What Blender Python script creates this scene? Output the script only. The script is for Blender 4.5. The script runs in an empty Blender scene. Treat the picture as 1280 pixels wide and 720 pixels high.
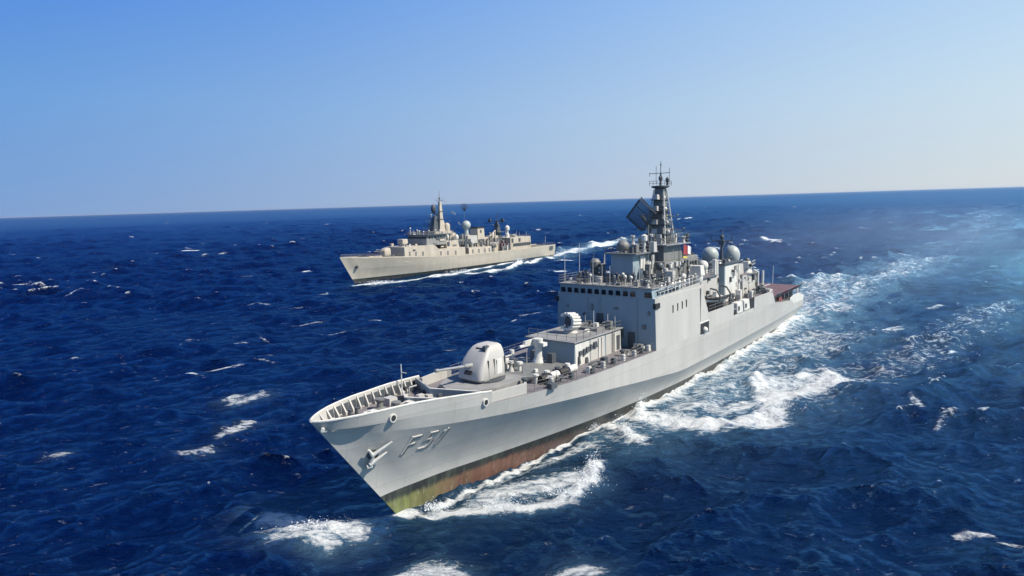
import bpy, bmesh, math, random
import numpy as np
from mathutils import Vector, Matrix
R = math.radians
random.seed(7)
scene = bpy.context.scene
col = scene.collection

# ------------------------------------------------------------------ camera
CAM_H = 27.264
ROLL, PITCH = R(1.745), R(7.80)
F = Vector((0, math.cos(PITCH), -math.sin(PITCH)))
U0 = Vector((0, math.sin(PITCH), math.cos(PITCH)))
R0 = Vector((1, 0, 0))
cr, sr = math.cos(ROLL), math.sin(ROLL)
RX = R0 * cr - U0 * sr
UP = R0 * sr + U0 * cr
cam_d = bpy.data.cameras.new('camera')
cam = bpy.data.objects.new('camera', cam_d)
col.objects.link(cam)
cam.matrix_world = Matrix(((RX.x, UP.x, -F.x, 0), (RX.y, UP.y, -F.y, 0), (RX.z, UP.z, -F.z, CAM_H), (0, 0, 0, 1)))
cam_d.sensor_width = 36
cam_d.lens = 784.156 / 1280 * 36
cam_d.clip_start = 0.5
cam_d.clip_end = 200000
scene.camera = cam

# ------------------------------------------------------------------ sky and sun
SUN_EL, SUN_AZ = R(48), R(108)          # azimuth from +Y towards +X
world = bpy.data.worlds.new('World')
scene.world = world
world.use_nodes = True
wn = world.node_tree
bg = wn.nodes['Background']
sky = wn.nodes.new('ShaderNodeTexSky')
sky.sky_type = 'NISHITA'
sky.sun_disc = False
sky.sun_elevation = SUN_EL
sky.sun_rotation = SUN_AZ
sky.altitude = 0
sky.air_density = 0.8
sky.dust_density = 0.2
sky.ozone_density = 3.5
# clear dry-air sky: elevation ramps away from and towards the sun, blended over the Nishita sky
def wnode(t, **k):
    n = wn.nodes.new(t)
    for a, v in k.items():
        setattr(n, a, v)
    return n
def wmath(op, a, c=None, clamp=False):
    n = wnode('ShaderNodeMath', operation=op, use_clamp=clamp)
    for i, v in enumerate((a, c)):
        if v is None:
            continue
        if isinstance(v, (int, float)):
            n.inputs[i].default_value = v
        else:
            wn.links.new(v, n.inputs[i])
    return n.outputs[0]
wtc = wnode('ShaderNodeTexCoord')
wsx = wnode('ShaderNodeSeparateXYZ')
wn.links.new(wtc.outputs['Generated'], wsx.inputs[0])
hor = wmath('SQRT', wmath('MAXIMUM', wmath('SUBTRACT', 1.0, wmath('MULTIPLY', wsx.outputs['Z'], wsx.outputs['Z'])), 0.001))
dot = wmath('DIVIDE', wmath('ADD', wmath('MULTIPLY', wsx.outputs['X'], math.sin(SUN_AZ)), wmath('MULTIPLY', wsx.outputs['Y'], math.cos(SUN_AZ))), hor)
tow = wmath('MULTIPLY', wmath('ADD', dot, 0.84), 0.83, True)
def ramp(stops):
    r = wnode('ShaderNodeValToRGB')
    r.color_ramp.interpolation = 'EASE' if False else 'LINEAR'
    el = r.color_ramp.elements
    while len(el) < len(stops):
        el.new(0.5)
    for e, (p, c) in zip(el, stops):
        e.position = p
        e.color = c + (1,)
    wn.links.new(wsx.outputs['Z'], r.inputs['Fac'])
    return r.outputs['Color']
away = ramp([(0.0, (.20, .35, .655)), (.15, (.158, .36, .735)), (.31, (.072, .26, .77)), (.55, (.035, .12, .46)), (1.0, (.012, .05, .26))])
near_ = ramp([(0.0, (.69, .745, .775)), (.12, (.62, .775, .89)), (.28, (.44, .67, .96)), (.6, (.14, .30, .68)), (1.0, (.05, .14, .42))])
smx = wnode('ShaderNodeMix', data_type='RGBA')
wn.links.new(tow, smx.inputs['Factor']); wn.links.new(away, smx.inputs['A']); wn.links.new(near_, smx.inputs['B'])
ssc = wnode('ShaderNodeVectorMath', operation='SCALE')
wn.links.new(smx.outputs['Result'], ssc.inputs[0]); ssc.inputs['Scale'].default_value = 9.6 / 1.464
fmx = wnode('ShaderNodeMix', data_type='RGBA')
fmx.inputs['Factor'].default_value = 0.97
wn.links.new(sky.outputs['Color'], fmx.inputs['A']); wn.links.new(ssc.outputs['Vector'], fmx.inputs['B'])
wn.links.new(fmx.outputs['Result'], bg.inputs['Color'])
bg.inputs['Strength'].default_value = 0.1
sun_d = bpy.data.lights.new('sun', 'SUN')
sun_d.energy = 5.0
sun_d.angle = R(0.5)
sun_d.color = (1.0, 0.91, 0.77)
sun = bpy.data.objects.new('sun', sun_d)
col.objects.link(sun)
sd = Vector((math.sin(SUN_AZ) * math.cos(SUN_EL), math.cos(SUN_AZ) * math.cos(SUN_EL), math.sin(SUN_EL)))
sun.rotation_euler = sd.to_track_quat('Z', 'Y').to_euler()
sun.location = (60, -20, 80)
vs = scene.view_settings
vs.view_transform = 'Standard'
vs.look = 'None'
vs.exposure = 0.55
vs.gamma = 1.0
vs.use_curve_mapping = False
HAZE = 1.6e-5

# ------------------------------------------------------------------ materials
def new_mat(name):
    m = bpy.data.materials.new(name)
    m.use_nodes = True
    nt = m.node_tree
    return m, nt, nt.nodes['Principled BSDF']

def paint(name, rgb, rough=0.5, var=0.12, scale=0.5, metal=0.0, streak=True, rust=0.0):
    """weathered paint: cloudy value change, faint vertical runs, optional rust bleeding"""
    m, nt, b = new_mat(name)
    N, Lk = nt.nodes, nt.links
    tc = N.new('ShaderNodeTexCoord')
    mp = N.new('ShaderNodeMapping')
    mp.inputs['Scale'].default_value = (1, 1, 0.18) if streak else (1, 1, 1)
    Lk.new(tc.outputs['Object'], mp.inputs['Vector'])
    n1 = N.new('ShaderNodeTexNoise')
    n1.inputs['Scale'].default_value = scale
    n1.inputs['Detail'].default_value = 6
    n1.inputs['Roughness'].default_value = 0.65
    Lk.new(mp.outputs['Vector'], n1.inputs['Vector'])
    mr = N.new('ShaderNodeMapRange')
    mr.inputs['From Min'].default_value = 0.3
    mr.inputs['From Max'].default_value = 0.7
    mr.inputs['To Min'].default_value = 1 - var
    mr.inputs['To Max'].default_value = 1 + var * 0.6
    Lk.new(n1.outputs['Fac'], mr.inputs['Value'])
    mx = N.new('ShaderNodeVectorMath')
    mx.operation = 'SCALE'
    mx.inputs[0].default_value = rgb
    Lk.new(mr.outputs['Result'], mx.inputs['Scale'])
    out = mx.outputs['Vector']
    if rust > 0:
        n2 = N.new('ShaderNodeTexNoise')
        n2.inputs['Scale'].default_value = 1.3
        n2.inputs['Detail'].default_value = 8
        n2.inputs['Roughness'].default_value = 0.7
        Lk.new(mp.outputs['Vector'], n2.inputs['Vector'])
        r2 = N.new('ShaderNodeMapRange')
        r2.inputs['From Min'].default_value = 0.60
        r2.inputs['From Max'].default_value = 0.74
        r2.inputs['To Max'].default_value = rust
        Lk.new(n2.outputs['Fac'], r2.inputs['Value'])
        mc = N.new('ShaderNodeMix')
        mc.data_type = 'RGBA'
        mc.inputs['B'].default_value = (0.22, 0.10, 0.05, 1)
        Lk.new(r2.outputs['Result'], mc.inputs['Factor'])
        Lk.new(out, mc.inputs['A'])
        out = mc.outputs['Result']
    Lk.new(out, b.inputs['Base Color'])
    b.inputs['Roughness'].default_value = rough
    b.inputs['Metallic'].default_value = metal
    return m

def hull_paint(name, side, boot_z, boot_h, weed, red, weed_x):
    """side paint, black boot topping, fouled underwater red with weed near the stem"""
    m, nt, b = new_mat(name)
    N, Lk = nt.nodes, nt.links
    tc = N.new('ShaderNodeTexCoord')
    sx = N.new('ShaderNodeSeparateXYZ')
    Lk.new(tc.outputs['Object'], sx.inputs['Vector'])
    mp = N.new('ShaderNodeMapping')
    mp.inputs['Scale'].default_value = (1, 1, 0.16)
    Lk.new(tc.outputs['Object'], mp.inputs['Vector'])
    def noise(scale, detail=6, rough=0.6, vec=None):
        n = N.new('ShaderNodeTexNoise')
        n.inputs['Scale'].default_value = scale
        n.inputs['Detail'].default_value = detail
        n.inputs['Roughness'].default_value = rough
        Lk.new(vec or mp.outputs['Vector'], n.inputs['Vector'])
        return n.outputs['Fac']
    def rng(v, a, c, lo=0.0, hi=1.0):
        r = N.new('ShaderNodeMapRange')
        r.inputs['From Min'].default_value = a
        r.inputs['From Max'].default_value = c
        r.inputs['To Min'].default_value = lo
        r.inputs['To Max'].default_value = hi
        Lk.new(v, r.inputs['Value'])
        return r.outputs['Result']
    def mix(fac, a, c, blend='MIX'):
        x = N.new('ShaderNodeMix')
        x.data_type = 'RGBA'
        x.blend_type = blend
        for s, v in (('A', a), ('B', c)):
            if isinstance(v, tuple):
                x.inputs[s].default_value = v + (1,) if len(v) == 3 else v
            else:
                Lk.new(v, x.inputs[s])
        if isinstance(fac, float):
            x.inputs['Factor'].default_value = fac
        else:
            Lk.new(fac, x.inputs['Factor'])
        return x.outputs['Result']
    # side: faint plating rows, streaks
    plate = N.new('ShaderNodeTexBrick')
    plate.inputs['Scale'].default_value = 1.0
    plate.inputs['Brick Width'].default_value = 6.0
    plate.inputs['Row Height'].default_value = 2.2
    plate.inputs['Mortar Size'].default_value = 0.03
    plate.inputs['Color1'].default_value = (1, 1, 1, 1)
    plate.inputs['Color2'].default_value = (0.91, 0.92, 0.93, 1)
    plate.inputs['Mortar'].default_value = (0.80, 0.80, 0.80, 1)
    cb = N.new('ShaderNodeCombineXYZ')
    Lk.new(sx.outputs['X'], cb.inputs['X'])
    Lk.new(sx.outputs['Z'], cb.inputs['Y'])
    Lk.new(cb.outputs['Vector'], plate.inputs['Vector'])
    base = mix(rng(noise(0.45), 0.35, 0.7, 0.0, 0.35), side, tuple(c * 0.62 for c in side))
    base = mix(1.0, base, plate.outputs['Color'], 'MULTIPLY')
    base = mix(rng(noise(1.6, 8, 0.7), 0.60, 0.76, 0.0, 0.38), base, (0.25, 0.17, 0.10))
    under = mix(rng(noise(0.9, 8, 0.7), 0.4, 0.62), red, tuple(c * 0.55 for c in red))
    wx = N.new('ShaderNodeMath')
    wx.operation = 'MULTIPLY_ADD'
    Lk.new(noise(0.5, 5), wx.inputs[0])
    wx.inputs[1].default_value = 7.0
    Lk.new(sx.outputs['X'], wx.inputs[2])
    under = mix(rng(wx.outputs[0], weed_x + 12, weed_x + 3.5), under, mix(rng(noise(1.1, 6, 0.7), 0.4, 0.6), weed, tuple(c * 0.5 for c in weed)))
    under = mix(rng(noise(2.2, 8, 0.75), 0.55, 0.66, 0.0, 0.8), under, (0.33, 0.31, 0.22))
    under = mix(rng(sx.outputs['X'], -37.0, -25.0), under, (0.03, 0.032, 0.032))
    # ragged lower edge of the black band
    jz = N.new('ShaderNodeMath')
    jz.operation = 'MULTIPLY_ADD'
    Lk.new(noise(0.8, 8, 0.75), jz.inputs[0])
    jz.inputs[1].default_value = 1.6
    Lk.new(sx.outputs['Z'], jz.inputs[2])
    low = mix(rng(jz.outputs[0], boot_z - boot_h + 0.55, boot_z - boot_h + 1.0), under, mix(rng(noise(2.0), 0.45, 0.65), (0.018, 0.02, 0.022), (0.05, 0.06, 0.045)))
    fin = mix(rng(sx.outputs['Z'], boot_z - 0.015, boot_z + 0.015), low, base)
    Lk.new(fin, b.inputs['Base Color'])
    b.inputs['Roughness'].default_value = 0.45
    # plating: weld seams and slight dishing between frames
    dent = N.new('ShaderNodeTexBrick')
    dent.offset = 0.0
    for k_, v_ in (('Scale', 1.0), ('Brick Width', 1.5), ('Row Height', 1.1), ('Mortar Size', 0.35), ('Mortar Smooth', 1.0)):
        dent.inputs[k_].default_value = v_
    dent.inputs['Color1'].default_value = dent.inputs['Color2'].default_value = (0, 0, 0, 1)
    dent.inputs['Mortar'].default_value = (1, 1, 1, 1)
    Lk.new(cb.outputs['Vector'], dent.inputs['Vector'])
    bp = N.new('ShaderNodeBump')
    bp.inputs['Strength'].default_value = 1.0
    bp.inputs['Distance'].default_value = 0.004
    Lk.new(dent.outputs['Color'], bp.inputs['Height'])
    Lk.new(bp.outputs['Normal'], b.inputs['Normal'])
    return m

G = {}
G['hull'] = hull_paint('near_hull_paint', (0.405, 0.400, 0.380), 1.2, 0.85, (0.17, 0.20, 0.07), (0.17, 0.08, 0.055), -52)
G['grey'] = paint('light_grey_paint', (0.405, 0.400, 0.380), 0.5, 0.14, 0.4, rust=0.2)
G['shaded_wall'] = paint('shaded_wall_paint', (0.235, 0.305, 0.345), 0.5, 0.12, 0.35, rust=0.15)  # ship grey made darker and bluer: shade of forward faces put into paint
G['white'] = paint('white_paint', (0.54, 0.54, 0.51), 0.5, 0.20, 1.5, rust=0.35)
G['deck'] = paint('deck_paint', (0.15, 0.14, 0.15), 0.75, 0.30, 0.6, streak=False, rust=0.25)
G['deckgrey'] = paint('deck_top_grey', (0.22, 0.225, 0.225), 0.75, 0.25, 0.8, streak=False, rust=0.2)
G['deckred'] = paint('red_deck_paint', (0.115, 0.065, 0.075), 0.75, 0.3, 0.6, streak=False)
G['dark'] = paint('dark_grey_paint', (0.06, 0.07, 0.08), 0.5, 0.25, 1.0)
G['black'] = paint('black_opening', (0.012, 0.014, 0.018), 0.7, 0.2, 1.0)
G['mast'] = paint('mast_paint', (0.155, 0.16, 0.155), 0.55, 0.25, 1.0, rust=0.2)
G['steel'] = paint('bare_steel', (0.32, 0.33, 0.33), 0.4, 0.2, 2.0, metal=0.4)
G['glass'] = paint('bridge_glass', (0.01, 0.014, 0.02), 0.08, 0.1, 1.0)
G['rubber'] = paint('black_rubber', (0.02, 0.02, 0.02), 0.6, 0.2, 2.0)
G['orange'] = paint('rust_red_cover', (0.22, 0.05, 0.04), 0.6, 0.15, 2.0)
G['radome'] = paint('radome_skin', (0.33, 0.37, 0.36), 0.5, 0.14, 0.6)
G['mesh'] = paint('antenna_lattice', (0.07, 0.09, 0.11), 0.5, 0.25, 3.0)
G['red'] = paint('red_cloth', (0.26, 0.04, 0.05), 0.8, 0.15, 2.0)
G['yellow'] = paint('yellow_cloth', (0.62, 0.50, 0.08), 0.8, 0.15, 2.0)
G['cloth'] = paint('white_cloth', (0.75, 0.75, 0.74), 0.8, 0.10, 2.0)
G['blue'] = paint('blue_cloth', (0.04, 0.10, 0.42), 0.8, 0.10, 2.0)
G['skin'] = paint('skin', (0.26, 0.14, 0.09), 0.6, 0.08, 3.0)
G['hair'] = paint('black_hair', (0.015, 0.012, 0.01), 0.7, 0.1, 3.0)
G['navy'] = paint('navy_overalls', (0.03, 0.045, 0.09), 0.8, 0.15, 3.0)
G['hull2'] = hull_paint('far_hull_paint', (0.41, 0.37, 0.305), 0.9, 0.9, (0.05, 0.05, 0.03), (0.06, 0.035, 0.03), -200)
G['cream'] = paint('cream_grey_paint', (0.42, 0.375, 0.31), 0.5, 0.22, 0.4, rust=0.2)
G['deck2'] = paint('far_deck_paint', (0.17, 0.15, 0.13), 0.75, 0.2, 0.6, streak=False)

# ------------------------------------------------------------------ mesh helpers
class MB:
    """collects shapes, then links them as ONE mesh object; coordinates are (s aft, p port, z up) in ship space"""
    def __init__(self, raw=False):
        self.v, self.f, self.raw = [], [], raw
    def add(self, vs_, fs_):
        n = len(self.v)
        self.v += [tuple(map(float, q)) for q in vs_]
        self.f += [tuple(n + i for i in q) for q in fs_]
        return self
    def hexa(self, b4, t4):
        return self.add(list(b4) + list(t4), [(3, 2, 1, 0), (4, 5, 6, 7), (0, 1, 5, 4), (1, 2, 6, 5), (2, 3, 7, 6), (3, 0, 4, 7)])
    def box(self, s0, s1, p0, p1, z0, z1, t=(0, 0, 0, 0)):
        """t = inset of the top at s0, s1, p0, p1"""
        return self.hexa([(s0, p0, z0), (s1, p0, z0), (s1, p1, z0), (s0, p1, z0)],
                         [(s0 + t[0], p0 + t[2], z1), (s1 - t[1], p0 + t[2], z1), (s1 - t[1], p1 - t[3], z1), (s0 + t[0], p1 - t[3], z1)])
    def prism(self, pts, z0, z1, dz=None):
        n = len(pts)
        b = [(q[0], q[1], z0) for q in pts]
        t = [(q[0], q[1], z1) for q in pts]
        return self.add(b + t, [tuple(range(n - 1, -1, -1)), tuple(range(n, 2 * n))] + [(i, (i + 1) % n, n + (i + 1) % n, n + i) for i in range(n)])
    def extrude(self, poly, d):
        """closed 3d polygon pushed by vector d"""
        n = len(poly)
        t = [tuple(q[k] + d[k] for k in range(3)) for q in poly]
        return self.add(list(poly) + t, [tuple(range(n - 1, -1, -1)), tuple(range(n, 2 * n))] + [(i, (i + 1) % n, n + (i + 1) % n, n + i) for i in range(n)])
    def loft(self, rings, cap=True, closed=True):
        n = len(rings[0])
        vs_ = [q for r in rings for q in r]
        fs_ = []
        for k in range(len(rings) - 1):
            for i in range(n if closed else n - 1):
                j = (i + 1) % n
                fs_.append((k * n + i, k * n + j, (k + 1) * n + j, (k + 1) * n + i))
        if cap:
            fs_ += [tuple(range(n - 1, -1, -1)), tuple((len(rings) - 1) * n + i for i in range(n))]
        return self.add(vs_, fs_)
    def tube(self, a, b, r0, r1=None, n=8):
        a, b = Vector(a), Vector(b)
        r1 = r0 if r1 is None else r1
        d = (b - a).normalized()
        u = d.cross(Vector((0, 0, 1)) if abs(d.z) < 0.9 else Vector((1, 0, 0))).normalized()
        w = d.cross(u)
        ring = lambda c, r: [tuple(c + (u * math.cos(2 * math.pi * i / n + .4) + w * math.sin(2 * math.pi * i / n + .4)) * r) for i in range(n)]
        return self.loft([ring(a, r0), ring(b, r1)])
    def bar(self, a, b, r=0.04):
        return self.tube(a, b, r, r, 4)
    def path(self, pts, r=0.04):
        for a, b in zip(pts, pts[1:]):
            self.bar(a, b, r)
        return self
    def lathe(self, c, prof, n=20, sx=1.0):
        return self.loft([[(c[0] + r * math.cos(2 * math.pi * i / n) * sx, c[1] + r * math.sin(2 * math.pi * i / n), c[2] + z) for i in range(n)] for r, z in prof])
    def ball(self, c, r, zs=1.0, n=20, lo=-1.0):
        prof = []
        for k in range(n // 2 + 1):
            a = math.asin(max(-1, lo)) + (math.pi / 2 - math.asin(max(-1, lo))) * k / (n // 2)
            prof.append((max(0.002, r * math.cos(a)), r * math.sin(a) * zs))
        return self.lathe(c, prof, n)
    def sring(self, cs, cp, a, b, z, e=0.5, n=28):
        """rounded rectangle ring"""
        out = []
        for i in range(n):
            t = 2 * math.pi * i / n
            c, s = math.cos(t), math.sin(t)
            out.append((cs + a * math.copysign(abs(c) ** e, c), cp + b * math.copysign(abs(s) ** e, s), z))
        return out
    def build(self, name, mat, parent=None, smooth=False, bevel=0.0, auto=False):
        me = bpy.data.meshes.new(name)
        vv = self.v if self.raw else [(s - 60.0, -p, z) for s, p, z in self.v]
        me.from_pydata(vv, [], self.f)
        bm = bmesh.new()
        bm.from_mesh(me)
        bmesh.ops.remove_doubles(bm, verts=bm.verts, dist=0.0005)
        bmesh.ops.recalc_face_normals(bm, faces=bm.faces)
        bm.to_mesh(me)
        bm.free()
        me.materials.append(mat)
        o = bpy.data.objects.new(name, me)
        col.objects.link(o)
        if parent is not None:
            o.parent = parent
        if smooth:
            me.polygons.foreach_set('use_smooth', [True] * len(me.polygons))
            me.update()
            if auto:
                me.set_sharp_from_angle(angle=R(35))
        if bevel > 0:
            bv = o.modifiers.new('bevel', 'BEVEL')
            bv.width = bevel
            bv.segments = 2
            bv.limit_method = 'ANGLE'
        return o

def tag(o, label=None, cat=None, group=None, kind=None):
    for k, v in (('label', label), ('category', cat), ('group', group), ('kind', kind)):
        if v:
            o[k] = v
    return o

def rails(mb, pts, h=1.0, step=1.6, n=3, r=0.025):
    """guard rail along a polyline of (s, p, z)"""
    for a, b in zip(pts, pts[1:]):
        a, b = Vector(a), Vector(b)
        m = max(1, int(round((b - a).length / step)))
        for k in range(m + 1):
            q = a.lerp(b, k / m)
            mb.bar(q, q + Vector((0, 0, h)), r * 1.3)
        for j in range(1, n + 1):
            o_ = Vector((0, 0, h * j / n))
            mb.bar(a + o_, b + o_, r)
    return mb

def cubic(xs, ys):
    """monotone cubic interpolation"""
    xs, ys = np.array(xs, float), np.array(ys, float)
    d = np.diff(ys) / np.diff(xs)
    m = np.zeros(len(xs))
    m[0], m[-1] = d[0], d[-1]
    for i in range(1, len(xs) - 1):
        m[i] = 0 if d[i - 1] * d[i] <= 0 else 2 * d[i - 1] * d[i] / (d[i - 1] + d[i])
    def f(x):
        x = min(max(x, xs[0]), xs[-1])
        i = min(int(np.searchsorted(xs, x, side='right') - 1), len(xs) - 2)
        h = xs[i + 1] - xs[i]
        t = (x - xs[i]) / h
        return float((2*t**3-3*t**2+1)*ys[i] + (t**3-2*t**2+t)*h*m[i] + (-2*t**3+3*t**2)*ys[i+1] + (t**3-t**2)*h*m[i+1])
    return f

class HullForm:
    """half breadths on a few levels; stem(z) gives where the stem is at height z"""
    def __init__(self, stem, end, levels, nu=90):
        self.stem, self.end, self.levels, self.nu = stem, end, levels, nu     # levels: list of (zfun, hfun) top to bottom
    def starts(self):
        out = []
        for zf, hf in self.levels:
            s = 3.0
            for _ in range(30):
                s = self.stem(zf(s))
            out.append(s)
        return out
    def rings(self, top=None, bottom=None):
        st = self.starts()
        a = 0 if top is None else top
        b = len(self.levels) if bottom is None else bottom
        res = []
        for k in range(a, b):
            zf, hf = self.levels[k]
            row = []
            for i in range(self.nu + 1):
                u = i / self.nu
                s = st[k] + (self.end - st[k]) * (u ** 1.5)
                row.append((s, self.h(k, s, st[k]), zf(s)))
            res.append(row)
        return res
    def h(self, k, s, s0):
        hf = self.levels[k][1]
        x = min(1.0, max(0.0, (s - s0) / 4.0))
        return max(0.06, hf(s) * (x ** 0.55 if x < 1 else 1.0))
    def side(self, s, z):
        """half breadth of the shell at (s, z)"""
        st = self.starts()
        pts = sorted([(zf(s), self.h(k, s, st[k]) if s > st[k] else 0.0) for k, (zf, hf) in enumerate(self.levels)])
        for (z0, h0), (z1, h1) in zip(pts, pts[1:]):
            if z0 <= z <= z1:
                return h0 + (h1 - h0) * (z - z0) / max(1e-6, z1 - z0)
        return pts[-1][1] if z > pts[-1][0] else pts[0][1]

def shell(hf, name, mat, parent, keel):
    """both sides, stem, transom, one mesh"""
    mb = MB()
    rows = hf.rings()
    nl = len(rows)
    n = hf.nu + 1
    keelrow = [(rows[-1][i][0], 0.0, keel) for i in range(n)]
    vs_, fs_ = [], []
    for sign in (1, -1):
        base = len(vs_)
        for r in rows + [keelrow]:
            vs_ += [(s, p * sign, z) for s, p, z in r]
        for k in range(nl):
            for i in range(n - 1):
                q = (base + k * n + i, base + k * n + i + 1, base + (k + 1) * n + i + 1, base + (k + 1) * n + i)
                fs_.append(q if sign > 0 else q[::-1])
    off = (nl + 1) * n
    for k in range(nl - 1):           # close the stem and transom
        fs_.append((k * n, (k + 1) * n, off + (k + 1) * n, off + k * n))
        fs_.append((k * n + n - 1, off + k * n + n - 1, off + (k + 1) * n + n - 1, (k + 1) * n + n - 1))
    k = nl - 1
    fs_.append((k * n, (k + 1) * n, off + k * n))
    fs_.append((k * n + n - 1, off + k * n + n - 1, (k + 1) * n + n - 1))
    mb.add(vs_, fs_)
    o = mb.build(name, mat, parent, smooth=True, auto=True)
    # crease along the second level (the knuckle)
    me = o.data
    at = me.attributes.get('sharp_edge') or me.attributes.new('sharp_edge', 'BOOLEAN', 'EDGE')
    zf = hf.levels[1][0]
    on = [abs(v.co.z - zf(v.co.x + 60)) < 0.004 for v in me.vertices]
    for e in me.edges:
        if on[e.vertices[0]] and on[e.vertices[1]]:
            at.data[e.index].value = True
    return o

def clutter(parent, s0, s1, p0, p1, z, n, h0, h1, seed, mats=('grey', 'mast', 'dark', 'white', 'mast')):
    rnd = random.Random(seed)
    for k in range(n):
        s, p, h_ = rnd.uniform(s0, s1), rnd.uniform(p0, p1), rnd.uniform(h0, h1)
        kind, mt = rnd.choice(('locker', 'locker', 'vent', 'mount', 'pipe', 'pole')), G[rnd.choice(mats)]
        m = MB()
        if kind == 'locker':
            w_, d_ = rnd.uniform(.4, 1.1), rnd.uniform(.3, .9)
            m.box(s, s + w_, p, p + d_, z, z + h_, (.04,) * 4).build('gear_locker', mt, parent, bevel=.03)
        elif kind == 'vent':
            m.lathe((s, p, z), [(.22, 0), (.2, h_ * .6), (.38, h_ * .75), (.34, h_), (.03, h_ + .05)], 12).build('ventilator', mt, parent, smooth=True, auto=True)
        elif kind == 'mount':
            m.lathe((s, p, z), [(.35, 0), (.15, h_ * .4), (.15, h_ * .7), (.3, h_ * .75), (.3, h_), (.02, h_)], 10)
            m.bar((s, p, z + h_ * .85), (s - .9, p + .1, z + h_), .06).build('sight_mount', mt, parent)
        elif kind == 'pipe':
            m.bar((s, p, z), (s, p, z + h_), .07).bar((s, p, z + h_), (s + rnd.uniform(.5, 2), p, z + h_), .07).build('pipe_run', mt, parent)
        else:
            m.tube((s, p, z), (s, p, z + h_ * 1.8), .05, .03, 6).build('antenna_pole', mt, parent)

def deck_sheet(row, inset, drop, name, mat, parent):
    """deck plate between the two sheer lines"""
    mb = MB()
    n = len(row)
    vs_ = [(s, max(0.02, p - inset), z - drop) for s, p, z in row] + [(s, -max(0.02, p - inset), z - drop) for s, p, z in row]
    mb.add(vs_, [(i, i + 1, n + i + 1, n + i) for i in range(n - 1)])
    return mb.build(name, mat, parent)

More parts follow.
